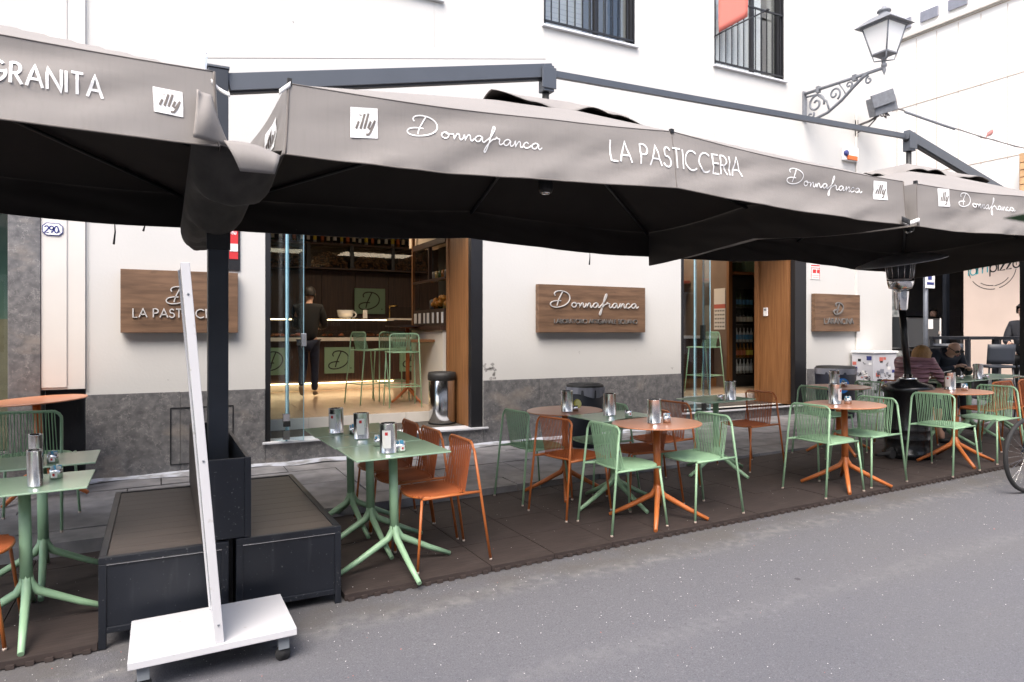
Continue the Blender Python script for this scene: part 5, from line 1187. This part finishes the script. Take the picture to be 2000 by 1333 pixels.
# ---------------------------------------------------------------- building across the side street
t = thing('corner_building', 'pale panelled building across the side street with open bar front', 'building', (15,8,.3))
def xw(mb, X_, y0, y1, z0, z1, holes):
    Y_ = sorted({y0,y1,*[h[0] for h in holes],*[h[1] for h in holes]}); Z_ = sorted({z0,z1,*[h[2] for h in holes],*[h[3] for h in holes]})
    for i in range(len(Y_)-1):
        for j in range(len(Z_)-1):
            a, b = (Y_[i]+Y_[i+1])/2, (Z_[j]+Z_[j+1])/2
            if not any(h[0] < a < h[1] and h[2] < b < h[3] for h in holes): mb.quad((X_,Y_[i+1],Z_[j]),(X_,Y_[i],Z_[j]),(X_,Y_[i],Z_[j+1]),(X_,Y_[i+1],Z_[j+1]))
m = MB(); xw(m, 15.0, -2, 20, -.2, 11, [(7.95,12,.0,3.35)]); m.quad((15,-2,-.2),(24,-2,-.2),(24,-2,11),(15,-2,11)); m.quad((15,-2,11),(24,-2,11),(24,20,11),(15,20,11)); obj('wall', m, mat('pale_render', (.85,.84,.82), .85, var=.03, vs=1), t)
jn = MB()
for y_ in (4.2,5.3,6.3,7.6,8.1,8.55,9.0,9.45,9.9): jn.box(14.994,14.999,y_-.006,y_+.006,5.0,8.1)
for zz in (5.05,6.65,8.15): jn.box(14.99,14.999,-2,20,zz-.008,zz+.008)
obj('panel_joint', jn, mat('joint_tan', (.50,.42,.36), .9), t)
obj('cornice', MB().box(14.90,14.985,-2,20,8.18,8.26), M['plaster2'], t)
for k, y_ in enumerate((8.35,8.95,9.55,10.2)): obj('vent_window', MB().box(14.94,14.989,y_,y_+.38,8.40,8.62), M['plasticbag'], t)
obj('lintel', MB().box(14.9,15.05,7.9,12.1,3.36,3.6), M['dark_frame'], t)
obj('bar_back', MB().box(18.4,18.5,6,14,.2,3.6), mat('bar_brown', (.045,.028,.018), .7, var=.3, vs=3), t); obj('bar_floor', MB().box(15.05,18.4,6,14,.2,.36), M['grime'], t); obj('bar_ceiling', MB().box(15.05,18.4,6,14,3.36,3.42), M['brownwall'], t); obj('bar_side', MB().box(15.05,18.4,7.75,7.9,.3,3.36), M['brownwall'], t)
obj('bar_light', MB().box(16.6,16.65,9.2,9.8,3.0,3.04), M['glow2'], t)
for k in range(10):
    for j in range(3): obj('wall_tile', MB().box(18.33,18.39,8.6+.3*k,8.88+.3*k,1.6+.18*j,1.76+.18*j), M['brownwall'], t)
obj('door_post', MB().box(14.92,15.03,8.75,8.83,.3,3.36), M['boxmetal'], t)
obj('graffiti_strip', MB().box(14.97,14.995,9.72,10.3,.4,2.7), mat('graffiti', (.10,.12,.12), .7, col2=(.5,.5,.48), vs=9, det=3), t)
obj('awning_ledge', MB().box(13.2,14.95,3.0,7.2,3.85,3.95), mat('awning_cream', (.62,.52,.42), .7), t)
obj('brick_pier', MB().box(14.7,14.98,6.9,7.25,3.96,5.0), mat('tan_brick', (.45,.30,.17), .8, var=.25, vs=9), t)
for k in range(7): obj('brick', MB().box(14.66,14.699,6.9+.03*(k % 2),7.22,3.98+.14*k,4.10+.14*k), M['tanbrick'] if 'tanbrick' in M else M.setdefault('tanbrick', mat('tan_brick_piece', (.48,.30,.16), .8, var=.15, vs=9)), t)
t = thing('pizza_panel', 'pinkish panel wall with round stamped iampizza logo', 'sign', (14.0,7.2,.4))
obj('panel', MB().box(14.0,14.3,6.2,7.88,.7,3.4), mat('pink_panel', (.70,.56,.47), .7, var=.05, vs=1.5), t)
ci = MB(); cyz = (7.37,2.80); Rr_ = .42
strokes(ci, [arc(0,0,Rr_,Rr_,a0,a0+62,10) for a0 in (0,72,144,216,288)], .012, lambda a,b,d: (13.996, cyz[0]-a, cyz[1]+b))
strokes(ci, [arc(0,-.02,.34,.33,235,275,8), arc(0,-.02,.35,.34,278,325,8), arc(0,0,.36,.36,95,135,8)], .012, lambda a,b,d: (13.996, cyz[0]-a, cyz[1]+b))
obj('stamp_ring', ci, M['black'], t)
l_, w_ = sans('iam', .12); obj('logo_word', strokes(MB(), fit(l_,0,0,0,.20,.22), .022, lambda a,b,d: (13.996, cyz[0]+.42-a*cos(.25), cyz[1]-.14+b+a*.12)), mat('teal_print', (.05,.35,.38), .6), t)
l_, w_ = sans('pizza', .12); obj('logo_word', strokes(MB(), fit(l_,0,0,0,.20,.22), .024, lambda a,b,d: (13.996, cyz[0]+.03-a*cos(.25), cyz[1]-.10+b+a*.12)), M['black'], t)
t = thing('sign_pole', 'grey galvanised street pole with a small sticker covered plate', 'pole', (11.36,7.0,.2))
obj('pole', MB().tube([(11.36,7,.15),(11.36,7,2.9)], .036, 12), mat('galvanised', (.10,.11,.13), .5, .3, var=.2, vs=8), t); obj('plate', MB().box(11.28,11.53,6.95,6.96,2.30,2.62), M['label'], t, bevel=.004)
obj('plate_print', MB().box(11.31,11.50,6.945,6.9495,2.36,2.40).box(11.34,11.44,6.945,6.9495,2.44,2.58), M['navy'], t)
for k, (xx, yy, lb) in enumerate(((12.35,8.0,'grey flight case with silver edges standing on a black stand'),(12.98,8.1,'grey flight case with white label beside the first one'))):
    t = thing('flight_case', lb, 'flight case', (xx,yy,.25), group='flight cases by the bar'); W2 = .285
    obj('body', MB().box(-W2,W2,-.2,.2,1.03,1.60), mat('case_grey', (.028,.032,.036), .6), t, True)
    ed = MB()
    for sx in (-1,1):
        for zz in (1.03,1.60): ed.box(-W2-.008,W2+.008,-.212,-.196,zz-.014,zz+.014)
        ed.box(sx*W2-.016,sx*W2+.016,-.214,-.198,1.045,1.585)
    obj('metal_edge', ed, M['label'], t, True); obj('latch', MB().box(W2-.08,W2-.02,-.222,-.2,1.28,1.34), M['steel'], t, True)
    if k: obj('case_label', MB().box(-.10,.06,-.205,-.201,1.38,1.56), M['label'], t, True)
    obj('stand', MB().box(-W2,W2,-.2,.2,.98,1.015).box(-W2,-W2+.04,-.2,-.16,0,.98).box(W2-.04,W2,-.2,-.16,0,.98), M['strut'], t, True)
# bar height furniture at the next bar
for k, (xx, yy) in enumerate(((11.9,6.7),(12.3,5.9))):
    t = thing('tall_table', ['black high table behind the man near the flight cases','black high table in front of the pizza panel'][k], 'table', (xx,yy,.25), group='black high tables of the next bar')
    obj('tabletop', MB().box(-.42,.42,-.32,.32,1.20,1.25), M['boxmetal'], t, True, bevel=.004)
    for a_ in (-1,1):
        for b_4 in (-1,1): obj('leg', MB().box(a_*.38-.03,a_*.38+.03,b_4*.28-.03,b_4*.28+.03,0,1.199), M['boxmetal'], t, True)
    obj('cross_rail', MB().box(-.349,.349,-.295,-.265,.35,.39), M['boxmetal'], t, True)
def dark_stool(xx, yy, a_, lb):
    t = thing('tall_stool', lb, 'bar stool', (xx,yy,.25), R(a_), 'black bar stools of the next bar'); gm_ = mat('stool_grey', (.028,.034,.046), .5)
    obj('seat', MB().box(-.2,.2,-.2,.2,.78,.82), gm_, t, True, bevel=.015); m = MB(); m.grid(lambda u, v: (-.2+.05*(2*u-1)**2-.03*v, -.2+.4*u, .84+.30*v), 10, 4); obj('backrest', m, gm_, t, True, solid=.012)
    for a in (-1,1):
        for b in (-1,1): obj('leg', MB().tube([(a*.17,b*.17,.78),(a*.23,b*.23,0)], .013, 6), M['boxmetal'], t, True)
    obj('foot_rest', MB().tube([(.21,.21,.3),(.21,-.21,.3),(-.21,-.21,.3),(-.21,.21,.3)], .010, 5, closed=True), M['boxmetal'], t, True)
dark_stool(11.35,5.95,60,'dark bar stool behind the man in dark glasses'); dark_stool(11.75,5.55,100,'dark bar stool in the middle of the next bar row'); dark_stool(11.3,6.6,30,'dark bar stool deepest in the next bar row')

# ---------------------------------------------------------------- people
SK = mat('skin', (.55,.33,.24), .55, var=.06, vs=12)
def body(name, joints, edges, m, parent, root=0, sub=2):
    me = bpy.data.meshes.new(name); me.from_pydata([j[:3] for j in joints], edges, []); me.materials.append(m)
    o = link(name, me, parent, True)
    o.modifiers.new('skin', 'SKIN').use_smooth_shade = True
    for i, j in enumerate(joints):
        r_ = j[3]; r2 = j[4] if len(j) > 4 else r_; me.skin_vertices[0].data[i].radius = (r_, r2); me.skin_vertices[0].data[i].use_root = (i == root)
    u = o.modifiers.new('sub', 'SUBSURF'); u.levels = u.render_levels = sub
    return o
def head_parts(t, c, face, hair, hairmat, glasses=False, k=1.):
    """ears, nose, eyes, mouth and hair round a head centre c; face = unit direction"""
    c = Vector(c); f = Vector(face).normalized(); side = f.cross(Vector((0,0,1))).normalized(); up = side.cross(f).normalized()
    P = lambda a, b, d: c+f*a*k+side*b*k+up*d*k
    m = MB()
    m.tube([P(.085,0,.012), P(.108,0,-.018), P(.092,0,-.03)], [.008,.013,.006], 8); obj('nose', m, SK, t, True)
    for s_ in (-1,1):
        m = MB().tube([P(.0,s_*.074,.015), P(-.012,s_*.088,.0), P(.0,s_*.076,-.025)], [.009,.012,.008], 8); obj('ear', m, SK, t, True)
        m = MB().lathe([(0,-.010),(.010,0),(0,.010)], 10, P(.085,s_*.032,.018)); obj('eye', m, M['black'], t, True)
    m = MB().tube([P(.085,-.022,-.05), P(.092,0,-.052), P(.085,.022,-.05)], .005, 6); obj('mouth', m, mat('lips', (.35,.12,.10), .5), t, True)
    if glasses:
        m = MB()
        for s_ in (-1,1): m.tube([P(.100,s_*.034+.026*cos(a_),.014+.018*sin(a_)) for a_ in [2*PI*q/10 for q in range(10)]], .0045, 5, closed=True); m.tube([P(.098,s_*.062,.018), P(.0,s_*.085,.02)], .004, 5)
        m.tube([P(.102,-.01,.016),P(.102,.01,.016)], .004, 5); g_ = obj('glasses', m, M['black'], t, True)
        m = MB()
        for s_ in (-1,1): m.lathe([(0,0),(.024,0)], 12, (0,0,0)); 
        m = MB()
        for s_ in (-1,1):
            vs = [P(.099,s_*.034+.024*cos(2*PI*q/12),.014+.016*sin(2*PI*q/12)) for q in range(12)]; m.add(vs, [tuple(range(12))])
        obj('lens', m, mat('dark_lens', (.05,.03,.025), .15), g_, True)
    if hair:
        m = MB()
        def hf(u, v):
            th = PI*(.0+v*hair[0]); ph = 2*PI*u; r_ = hair[1]+.004*sin(ph*11)+.004*mnoise.noise((u*9, v*6, 2))
            # cut away in front of the face
            ff = max(0, cos(ph))*v; a = sin(th)*cos(ph)*r_*(1.05); 
            if a > .045 and v > .45: th2 = PI*(v*hair[0])*(1-.55*min(1,(v-.45)*2)); a = sin(th2)*cos(ph)*r_*1.05; dz = cos(th2)*r_*1.12
            else: dz = cos(th)*r_*1.12
            b = sin(th)*sin(ph)*r_*.93
            if v > .6 and hair[2]: dz -= (v-.6)*hair[2]*(1 if a < .045 else 0)
            return P(a-.008, b, dz+.018)
        m.grid(hf, 28, 14); obj('hair', m, hairmat, t, True, solid=.006)
def hand(t, w, dirv, palm, k=1., curl=.5, nm='hand'):
    w = Vector(w); d = Vector(dirv).normalized(); n_ = Vector(palm).normalized(); s_ = d.cross(n_).normalized(); n_ = s_.cross(d).normalized()
    J = [(*(w-d*.01), .020,.024), (*(w+d*.045*k), .026,.016), (*(w+d*.08*k), .030,.012)]; E = [(0,1),(1,2)]
    for i, (off, L) in enumerate(((-.028,.062),(-.010,.072),(.010,.068),(.027,.052))):
        b = w+d*.080*k+s_*off*k; a1 = b+d*L*.45*k+n_*curl*.018; a2 = b+d*L*.75*k+n_*curl*.045; i0 = len(J); J += [(*(w+d*.06*k+s_*off*.8*k), .010), (*b, .0095), (*a1, .0088), (*a2, .0075)]; E += [(2,i0),(i0,i0+1),(i0+1,i0+2),(i0+2,i0+3)]
    i0 = len(J); J += [(*(w+d*.03*k-s_*.025*k), .012), (*(w+d*.055*k-s_*.045*k+n_*.01), .010), (*(w+d*.085*k-s_*.045*k+n_*.03), .0085)]; E += [(1,i0),(i0,i0+1),(i0+1,i0+2)]
    return body(nm, J, E, SK, t, 1, 1)
def seated(name, label, loc, rz, jacket, jm, lean, headz, hairspec, hairmat, glasses=False, look=(1,0,-.2), arms=None):
    """local frame: faces +X, origin on the ground under the hips, seat at .46"""
    t = thing(name, label, 'person', loc, R(rz)); H = .50
    ch = Vector((lean, 0, H+.42)); nk = Vector((lean*1.35, 0, H+.50)); hd = Vector((lean*1.35+.06, 0, headz))
    J = [(0,0,H,.10), (*((Vector((0,0,H))+ch)/2-Vector((.02,0,0))),.09), (*ch,.09), (*nk,.052), (*(nk.lerp(hd,.45)),.050), (*(hd+Vector((0,0,-.045))),.062,.070), (*(hd+Vector((.0,0,.03))),.080,.083), (*(hd+Vector((-.01,0,.085))),.052,.055)]
    E = [(0,1),(1,2),(2,3),(3,4),(4,5),(5,6),(6,7)]
    legs = []
    for s_ in (-1,1):
        i0 = len(J); J += [(.03,s_*.10,H-.01,.075), (.42,s_*.13,H+.0,.058), (.44,s_*.13,.10,.042), (.47,s_*.13,.055,.035)]; E += [(0,i0),(i0,i0+1),(i0+1,i0+2),(i0+2,i0+3)]
    AR = arms or [((.25),), ]
    JJ = [(0,0,H-.02,.175), (*((Vector((0,0,H))+ch)/2-Vector((.035,0,0))),.170), (*(ch-Vector((.01,0,0))),.172), (*(nk+Vector((-.02,0,.02))),.115)]; EE = [(0,1),(1,2),(2,3)]
    for s_, el, wr in arms:
        i0 = len(J); sh_ = ch+Vector((0,s_*.17,.06)); J += [(*sh_,.038), (*el,.032), (*wr,.026)]; E += [(2,i0),(i0,i0+1),(i0+1,i0+2)]
        i1 = len(JJ); JJ += [(*(sh_+Vector((0,s_*.03,.0))),.100), (*((sh_+Vector(el))/2),.062), (*el,.060), (*((Vector(el)+Vector(wr))/2),.052), (*(Vector(el).lerp(Vector(wr),.92)),.040)]; EE += [(2,i1),(i1,i1+1),(i1+1,i1+2),(i1+2,i1+3),(i1+3,i1+4)]
        d = (Vector(wr)-Vector(el)); hand(t, wr, d, Vector((0,-s_*.4,-1)), .9, .7)
    body('body', J, E, SK, t); body('jacket', JJ, EE, jm, t)
    tj = [(0,0,H-.03,.155,.13)]; te = []
    for s_ in (-1,1): i0 = len(tj); tj += [(.08,s_*.11,H-.02,.09), (.44,s_*.13,H-.0,.072), (.455,s_*.13,.12,.055)]; te += [(0,i0),(i0,i0+1),(i0+1,i0+2)]
    body('trousers', tj, te, mat('trousers_dark', (.02,.022,.03), .8), t)
    for s_ in (-1,1): body('shoe', [(.42,s_*.13,.05,.042), (.52,s_*.13,.04,.040,.035), (.62,s_*.13,.035,.032,.026)], [(0,1),(1,2)], M['black'], t, 0, 1)
    head_parts(t, hd, look, hairspec, hairmat, glasses)
    return t
mauve = mat('mauve_puffer', (.36,.19,.225), .45, var=.12, vs=8)
tt = mauve.node_tree; wv = tt.nodes.new('ShaderNodeTexWave'); wv.bands_direction = 'Z'; wv.inputs['Scale'].default_value = 5.5; wv.inputs['Distortion'].default_value = 1.2; tc_ = tt.nodes.new('ShaderNodeTexCoord'); tt.links.new(tc_.outputs['Object'], wv.inputs[0])
bpn = tt.nodes.new('ShaderNodeBump'); bpn.inputs['Strength'].default_value = 1.0; bpn.inputs['Distance'].default_value = .03; tt.links.new(wv.outputs[1], bpn.inputs['Height']); tt.links.new(bpn.outputs[0], tt.nodes['Principled BSDF'].inputs['Normal'])
blonde = mat('blonde_hair', (.34,.19,.07), .6, var=.3, vs=30, stretch=(6,6,.6)); greyh = mat('grey_hair', (.42,.38,.35), .7, var=.2, vs=30)
wz = gz(8.1)+.04
w_ = seated('person', 'woman with blonde hair in a quilted mauve jacket eating, back to the wall', (8.05,5.20,wz), -4, None, mauve, .16, H_ := 1.06, (.72,.112,.16), blonde, False, (1,.1,-.35),
    arms=[(-1,(.30,-.30,.76),(.50,-.10,.83)),(1,(.28,.28,.76),(.52,.10,.82))])
mb = MB(); mb.lathe([(0,0),(.12,.0),(.15,.04),(.11,.09),(0,.07)], 16, (.06,0,.93), 1.15); obj('hood', mb, mauve, w_, True)
m_ = seated('person', 'balding man in dark glasses and navy jacket bending over the table', (9.36,5.72,gz(9.4)+.10), -105, None, mat('navy_jacket', (.010,.013,.024), .7, var=.2, vs=6), .26, 1.055, None, greyh, True, (1,-.12,-.55),
    arms=[(-1,(.34,-.26,.74),(.46,-.02,.83)),(1,(.34,.28,.74),(.52,.12,.80))])
mb = MB(); mb.lathe([(0,0),(.12,.0),(.155,.05),(.12,.12),(0,.08)], 16, (.20,0,.97), 1.15); obj('hood', mb, mat('navy_hood', (.010,.013,.024), .7), m_, True)
tag(obj('fork', MB().tube([(8.62,5.12,wz+.86),(8.80,5.10,wz+.88)], .005, 5), M['label']), 'white plastic fork held by the woman in mauve', 'fork')
t = thing('paper_plate', 'white plate in front of the woman in mauve', 'plate', (8.62,5.2,wz+.754+.01)); obj('dish', MB().lathe([(0,.0),(.07,0),(.10,.015),(.10,.019),(0,.006)], 20), M['label'], t, True); obj('food', MB().lathe([(0,.04),(.04,.03),(.06,.007)], 10), mat('food', (.25,.11,.04), .6), t, True)

def standing(label, loc, rz, top, pants, hairmat, shoes, back=True):
    t = thing('person', label, 'person', loc, R(rz))
    J = [(0,0,.95,.09),(0,0,1.15,.08),(.02,0,1.38,.085),(.05,0,1.50,.05),(.08,0,1.56,.05),(.10,0,1.60,.066,.068),(.10,0,1.67,.08,.08),(.095,0,1.72,.055,.055)]
    E = [(i,i+1) for i in range(7)]
    for s_, kx, fx, fz_ in ((-1,.03,.0,.06),(1,.06,-.18,.16)):
        i0 = len(J); J += [(0,s_*.09,.90,.06),(kx,s_*.09,.50,.045),(fx,s_*.09,fz_+.07,.03)]; E += [(0,i0),(i0,i0+1),(i0+1,i0+2)]
    A = []
    for s_ in (-1,1):
        sh_ = Vector((.02,s_*.18,1.42)); el = Vector((.10,s_*.24,1.14)); wr = Vector((.32,s_*.12,1.12)); i0 = len(J); J += [(*sh_,.035),(*el,.03),(*wr,.025)]; E += [(2,i0),(i0,i0+1),(i0+1,i0+2)]; A.append((sh_,el,wr)); hand(t, wr, wr-el, (0,0,-1), 1, .6)
    body('body', J, E, SK, t)
    JJ = [(0,0,.86,.155),(0,0,1.12,.145),(.015,0,1.36,.150),(.045,0,1.49,.08)]; EE = [(0,1),(1,2),(2,3)]
    for sh_, el, wr in A: i1 = len(JJ); JJ += [(*sh_,.085),(*el,.060),(*(el.lerp(wr,.9)),.042)]; EE += [(2,i1),(i1,i1+1),(i1+1,i1+2)]
    body('jacket', JJ, EE, top, t)
    tj = [(0,0,.90,.15,.12)]; te = []
    for s_, kx, fx, fz_ in ((-1,.03,.0,.06),(1,.06,-.18,.16)): i0 = len(tj); tj += [(0,s_*.09,.84,.095),(kx,s_*.09,.50,.072),(fx,s_*.09,fz_+.03,.055)]; te += [(0,i0),(i0,i0+1),(i0+1,i0+2)]
    body('trousers', tj, te, pants, t)
    body('shoe', [(0,-.09,.06,.045),(.10,-.09,.045,.042,.035),(.20,-.09,.035,.034,.026)], [(0,1),(1,2)], shoes, t, 0, 1); body('shoe', [(-.19,.09,.19,.045),(-.13,.09,.10,.042,.035),(-.08,.09,.03,.034,.026)], [(0,1),(1,2)], shoes, t, 0, 1)
    head_parts(t, (.10,0,1.655), (1,0,-.15), (.62,.10,.05), hairmat)
    return t
dark_h = mat('dark_hair', (.012,.009,.008), .6)
standing('customer in black jacket and jeans standing at the counter with one heel raised', (2.16,11.35,.531), 70, mat('black_jacket', (.010,.010,.011), .8), mat('jeans', (.016,.022,.045), .8, var=.2, vs=20), dark_h, mat('tan_sole', (.35,.25,.15), .7))
standing('bar worker in dark top standing inside the next bar', (16.4,9.9,.36), 200, mat('worker_top', (.015,.015,.017), .8), M['black'], dark_h, M['black'])
standing('person in dark clothes at the photo edge beside the pizza panel', (12.85,6.25,.27), 190, mat('edge_top', (.014,.015,.02), .8), M['black'], dark_h, M['black'])

# ---------------------------------------------------------------- bicycle entering at the edge
t = thing('parked_bicycle', 'bicycle with dark tyre, only its front wheel inside the photo edge', 'bicycle', (6.9,3.33,gz(6.9)), R(-4), slope=True)
def ring(r, rad, n=48, m=8): return [(r*cos(2*PI*k/n), 0, r*sin(2*PI*k/n)) for k in range(n)]
WR = .335
for k, xx in enumerate((0, 1.02)):
    c_ = Vector((xx,0,WR)); w__ = obj('wheel', MB().tube([Vector(p)+c_ for p in ring(WR-.028, 0)], .010, 6, closed=True), M['steel'], t, True)
    obj('tyre', MB().tube([Vector(p)+c_ for p in ring(WR-.019, 0)], .019, 10, closed=True), M['tyre'], w__, True)
    for q in range(28):
        a_ = 2*PI*q/28; obj('spoke', MB().tube([c_+Vector((.02*cos(a_+.3),.02*(-1)**q,.02*sin(a_+.3))), c_+Vector(((WR-.03)*cos(a_),0,(WR-.03)*sin(a_)))], .0012, 3, caps=False), M['steel'], w__, True)
    obj('wheel_hub', MB().tube([c_+Vector((0,-.04,0)), c_+Vector((0,.04,0))], .02, 10), M['steel'], w__, True)
fm = mat('bike_paint', (.02,.03,.05), .3)
A_ = {'fa':(0,0,WR),'hs':(.18,0,.82),'hb':(.15,0,.70),'bb':(.58,0,.29),'st':(.72,0,.80),'ra':(1.02,0,WR)}
obj('fork', MB().tube([(0,-.05,WR),(.12,-.04,.66),(.15,0,.70)], .011, 7).tube([(0,.05,WR),(.12,.04,.66),(.15,0,.70)], .011, 7), fm, t, True)
obj('frame', MB().tube([A_['hb'],A_['hs']], .018, 8).tube([A_['hb'],A_['bb']], .018, 8).tube([A_['hs'],A_['st']], .016, 8).tube([A_['bb'],A_['st']], .016, 8).tube([A_['bb'],A_['ra']], .010, 6).tube([A_['st'],A_['ra']], .009, 6), fm, t, True)
obj('handlebar', MB().tube([A_['hs'],(.14,0,.95),(.14,0,1.0)], .012, 7).tube([(.28,-.27,1.0),(.14,-.12,1.02),(.14,.12,1.02),(.28,.27,1.0)], .011, 7), M['steel'], t, True)
obj('saddle', MB().tube([(.58,0,.95),(.70,0,.96),(.82,0,.955)], [.02,.045,.07], 8), M['black'], t, True); obj('seat_post', MB().tube([A_['st'],(.75,0,.93)], .012, 7), M['steel'], t, True)
obj('crank', MB().tube([(.58,-.05,.29),(.50,-.07,.14)], .009, 6).tube([(.58,.05,.29),(.66,.07,.44)], .009, 6), M['steel'], t, True); obj('mudguard', MB().tube([(.02+.36*cos(R(a_)), 0, WR+.36*sin(R(a_))) for a_ in range(10,100,8)], .012, 5), M['caster'], t, True)

# ---------------------------------------------------------------- leafy plant close to the camera at the edge
PL = t = thing('potted_laurel', 'out of focus green leaves poking in at the photo edge', 'plant', (1.10,.41,gz(1.0)))
obj('pot', MB().lathe([(0,0),(.17,0),(.22,.40),(.23,.42),(.20,.42),(.19,.36),(0,.36)], 24), M['boxmetal'], t, True)
obj('stem', MB().tube([(0,0,.3),(.02,.02,1.0),(.0,.01,1.9)], [.016,.012,.005], 8), mat('bark', (.09,.06,.04), .8), t, True)
lf_ = mat('leaf_green', (.035,.10,.035), .45, var=.3, vs=12); rl = random.Random(11)
lm = MB()
def leafquad(s_): return [(0,0,0),(s_*.35,-s_*.16,.01),(s_*.75,-s_*.14,.0),(s_,0,-.01),(s_*.75,s_*.14,.0),(s_*.35,s_*.16,.01)]
lme = MB().add(leafquad(.07), [(0,1,2,3),(0,3,4,5)]).mesh('leaf', lf_)
for k in range(150):
    zz = rl.uniform(1.3,1.98); a_ = rl.uniform(-PI*.42,PI*.42)-.45; rr_ = rl.uniform(.02,.16)
    if k < 1: zz, a_, rr_ = 1.69+.025*k, PI*.85+.06*k, .10+.02*k
    o = link('leaf', lme, t, True); o.matrix_basis = Matrix.Translation((rr_*cos(a_), rr_*sin(a_), zz)) @ Matrix.Rotation(a_,4,'Z') @ Matrix.Rotation(R(rl.uniform(-60,30)),4,'Y') @ Matrix.Rotation(R(rl.uniform(-40,40)),4,'X')

# ---------------------------------------------------------------- houses across the street, behind the camera
t = thing('opposite_building', 'pale building across the street behind the camera', 'building', (4,-8,0))
m = MB(); holes = [(x_,x_+1.1,z_,z_+2.0) for x_ in range(-14,26,3) for z_ in (1.0,4.4)]
X_ = sorted({-18,28,*[h[0] for h in holes],*[h[1] for h in holes]}); Z_ = sorted({-.3,8.0,*[h[2] for h in holes],*[h[3] for h in holes]})
for i in range(len(X_)-1):
    for j in range(len(Z_)-1):
        a, b = (X_[i]+X_[i+1])/2, (Z_[j]+Z_[j+1])/2
        if not any(h[0] < a < h[1] and h[2] < b < h[3] for h in holes): m.quad((X_[i+1],-8,Z_[j]),(X_[i],-8,Z_[j]),(X_[i],-8,Z_[j+1]),(X_[i+1],-8,Z_[j+1]))
m.quad((-18,-8,8),(28,-8,8),(28,-14,8),(-18,-14,8)); obj('wall', m, M['plaster2'], t)
for h in holes: obj('window', MB().box(h[0],h[1],-8.15,-8.12,h[2],h[3]), M['winglass'] if 0 else M['boxmetal'], t)
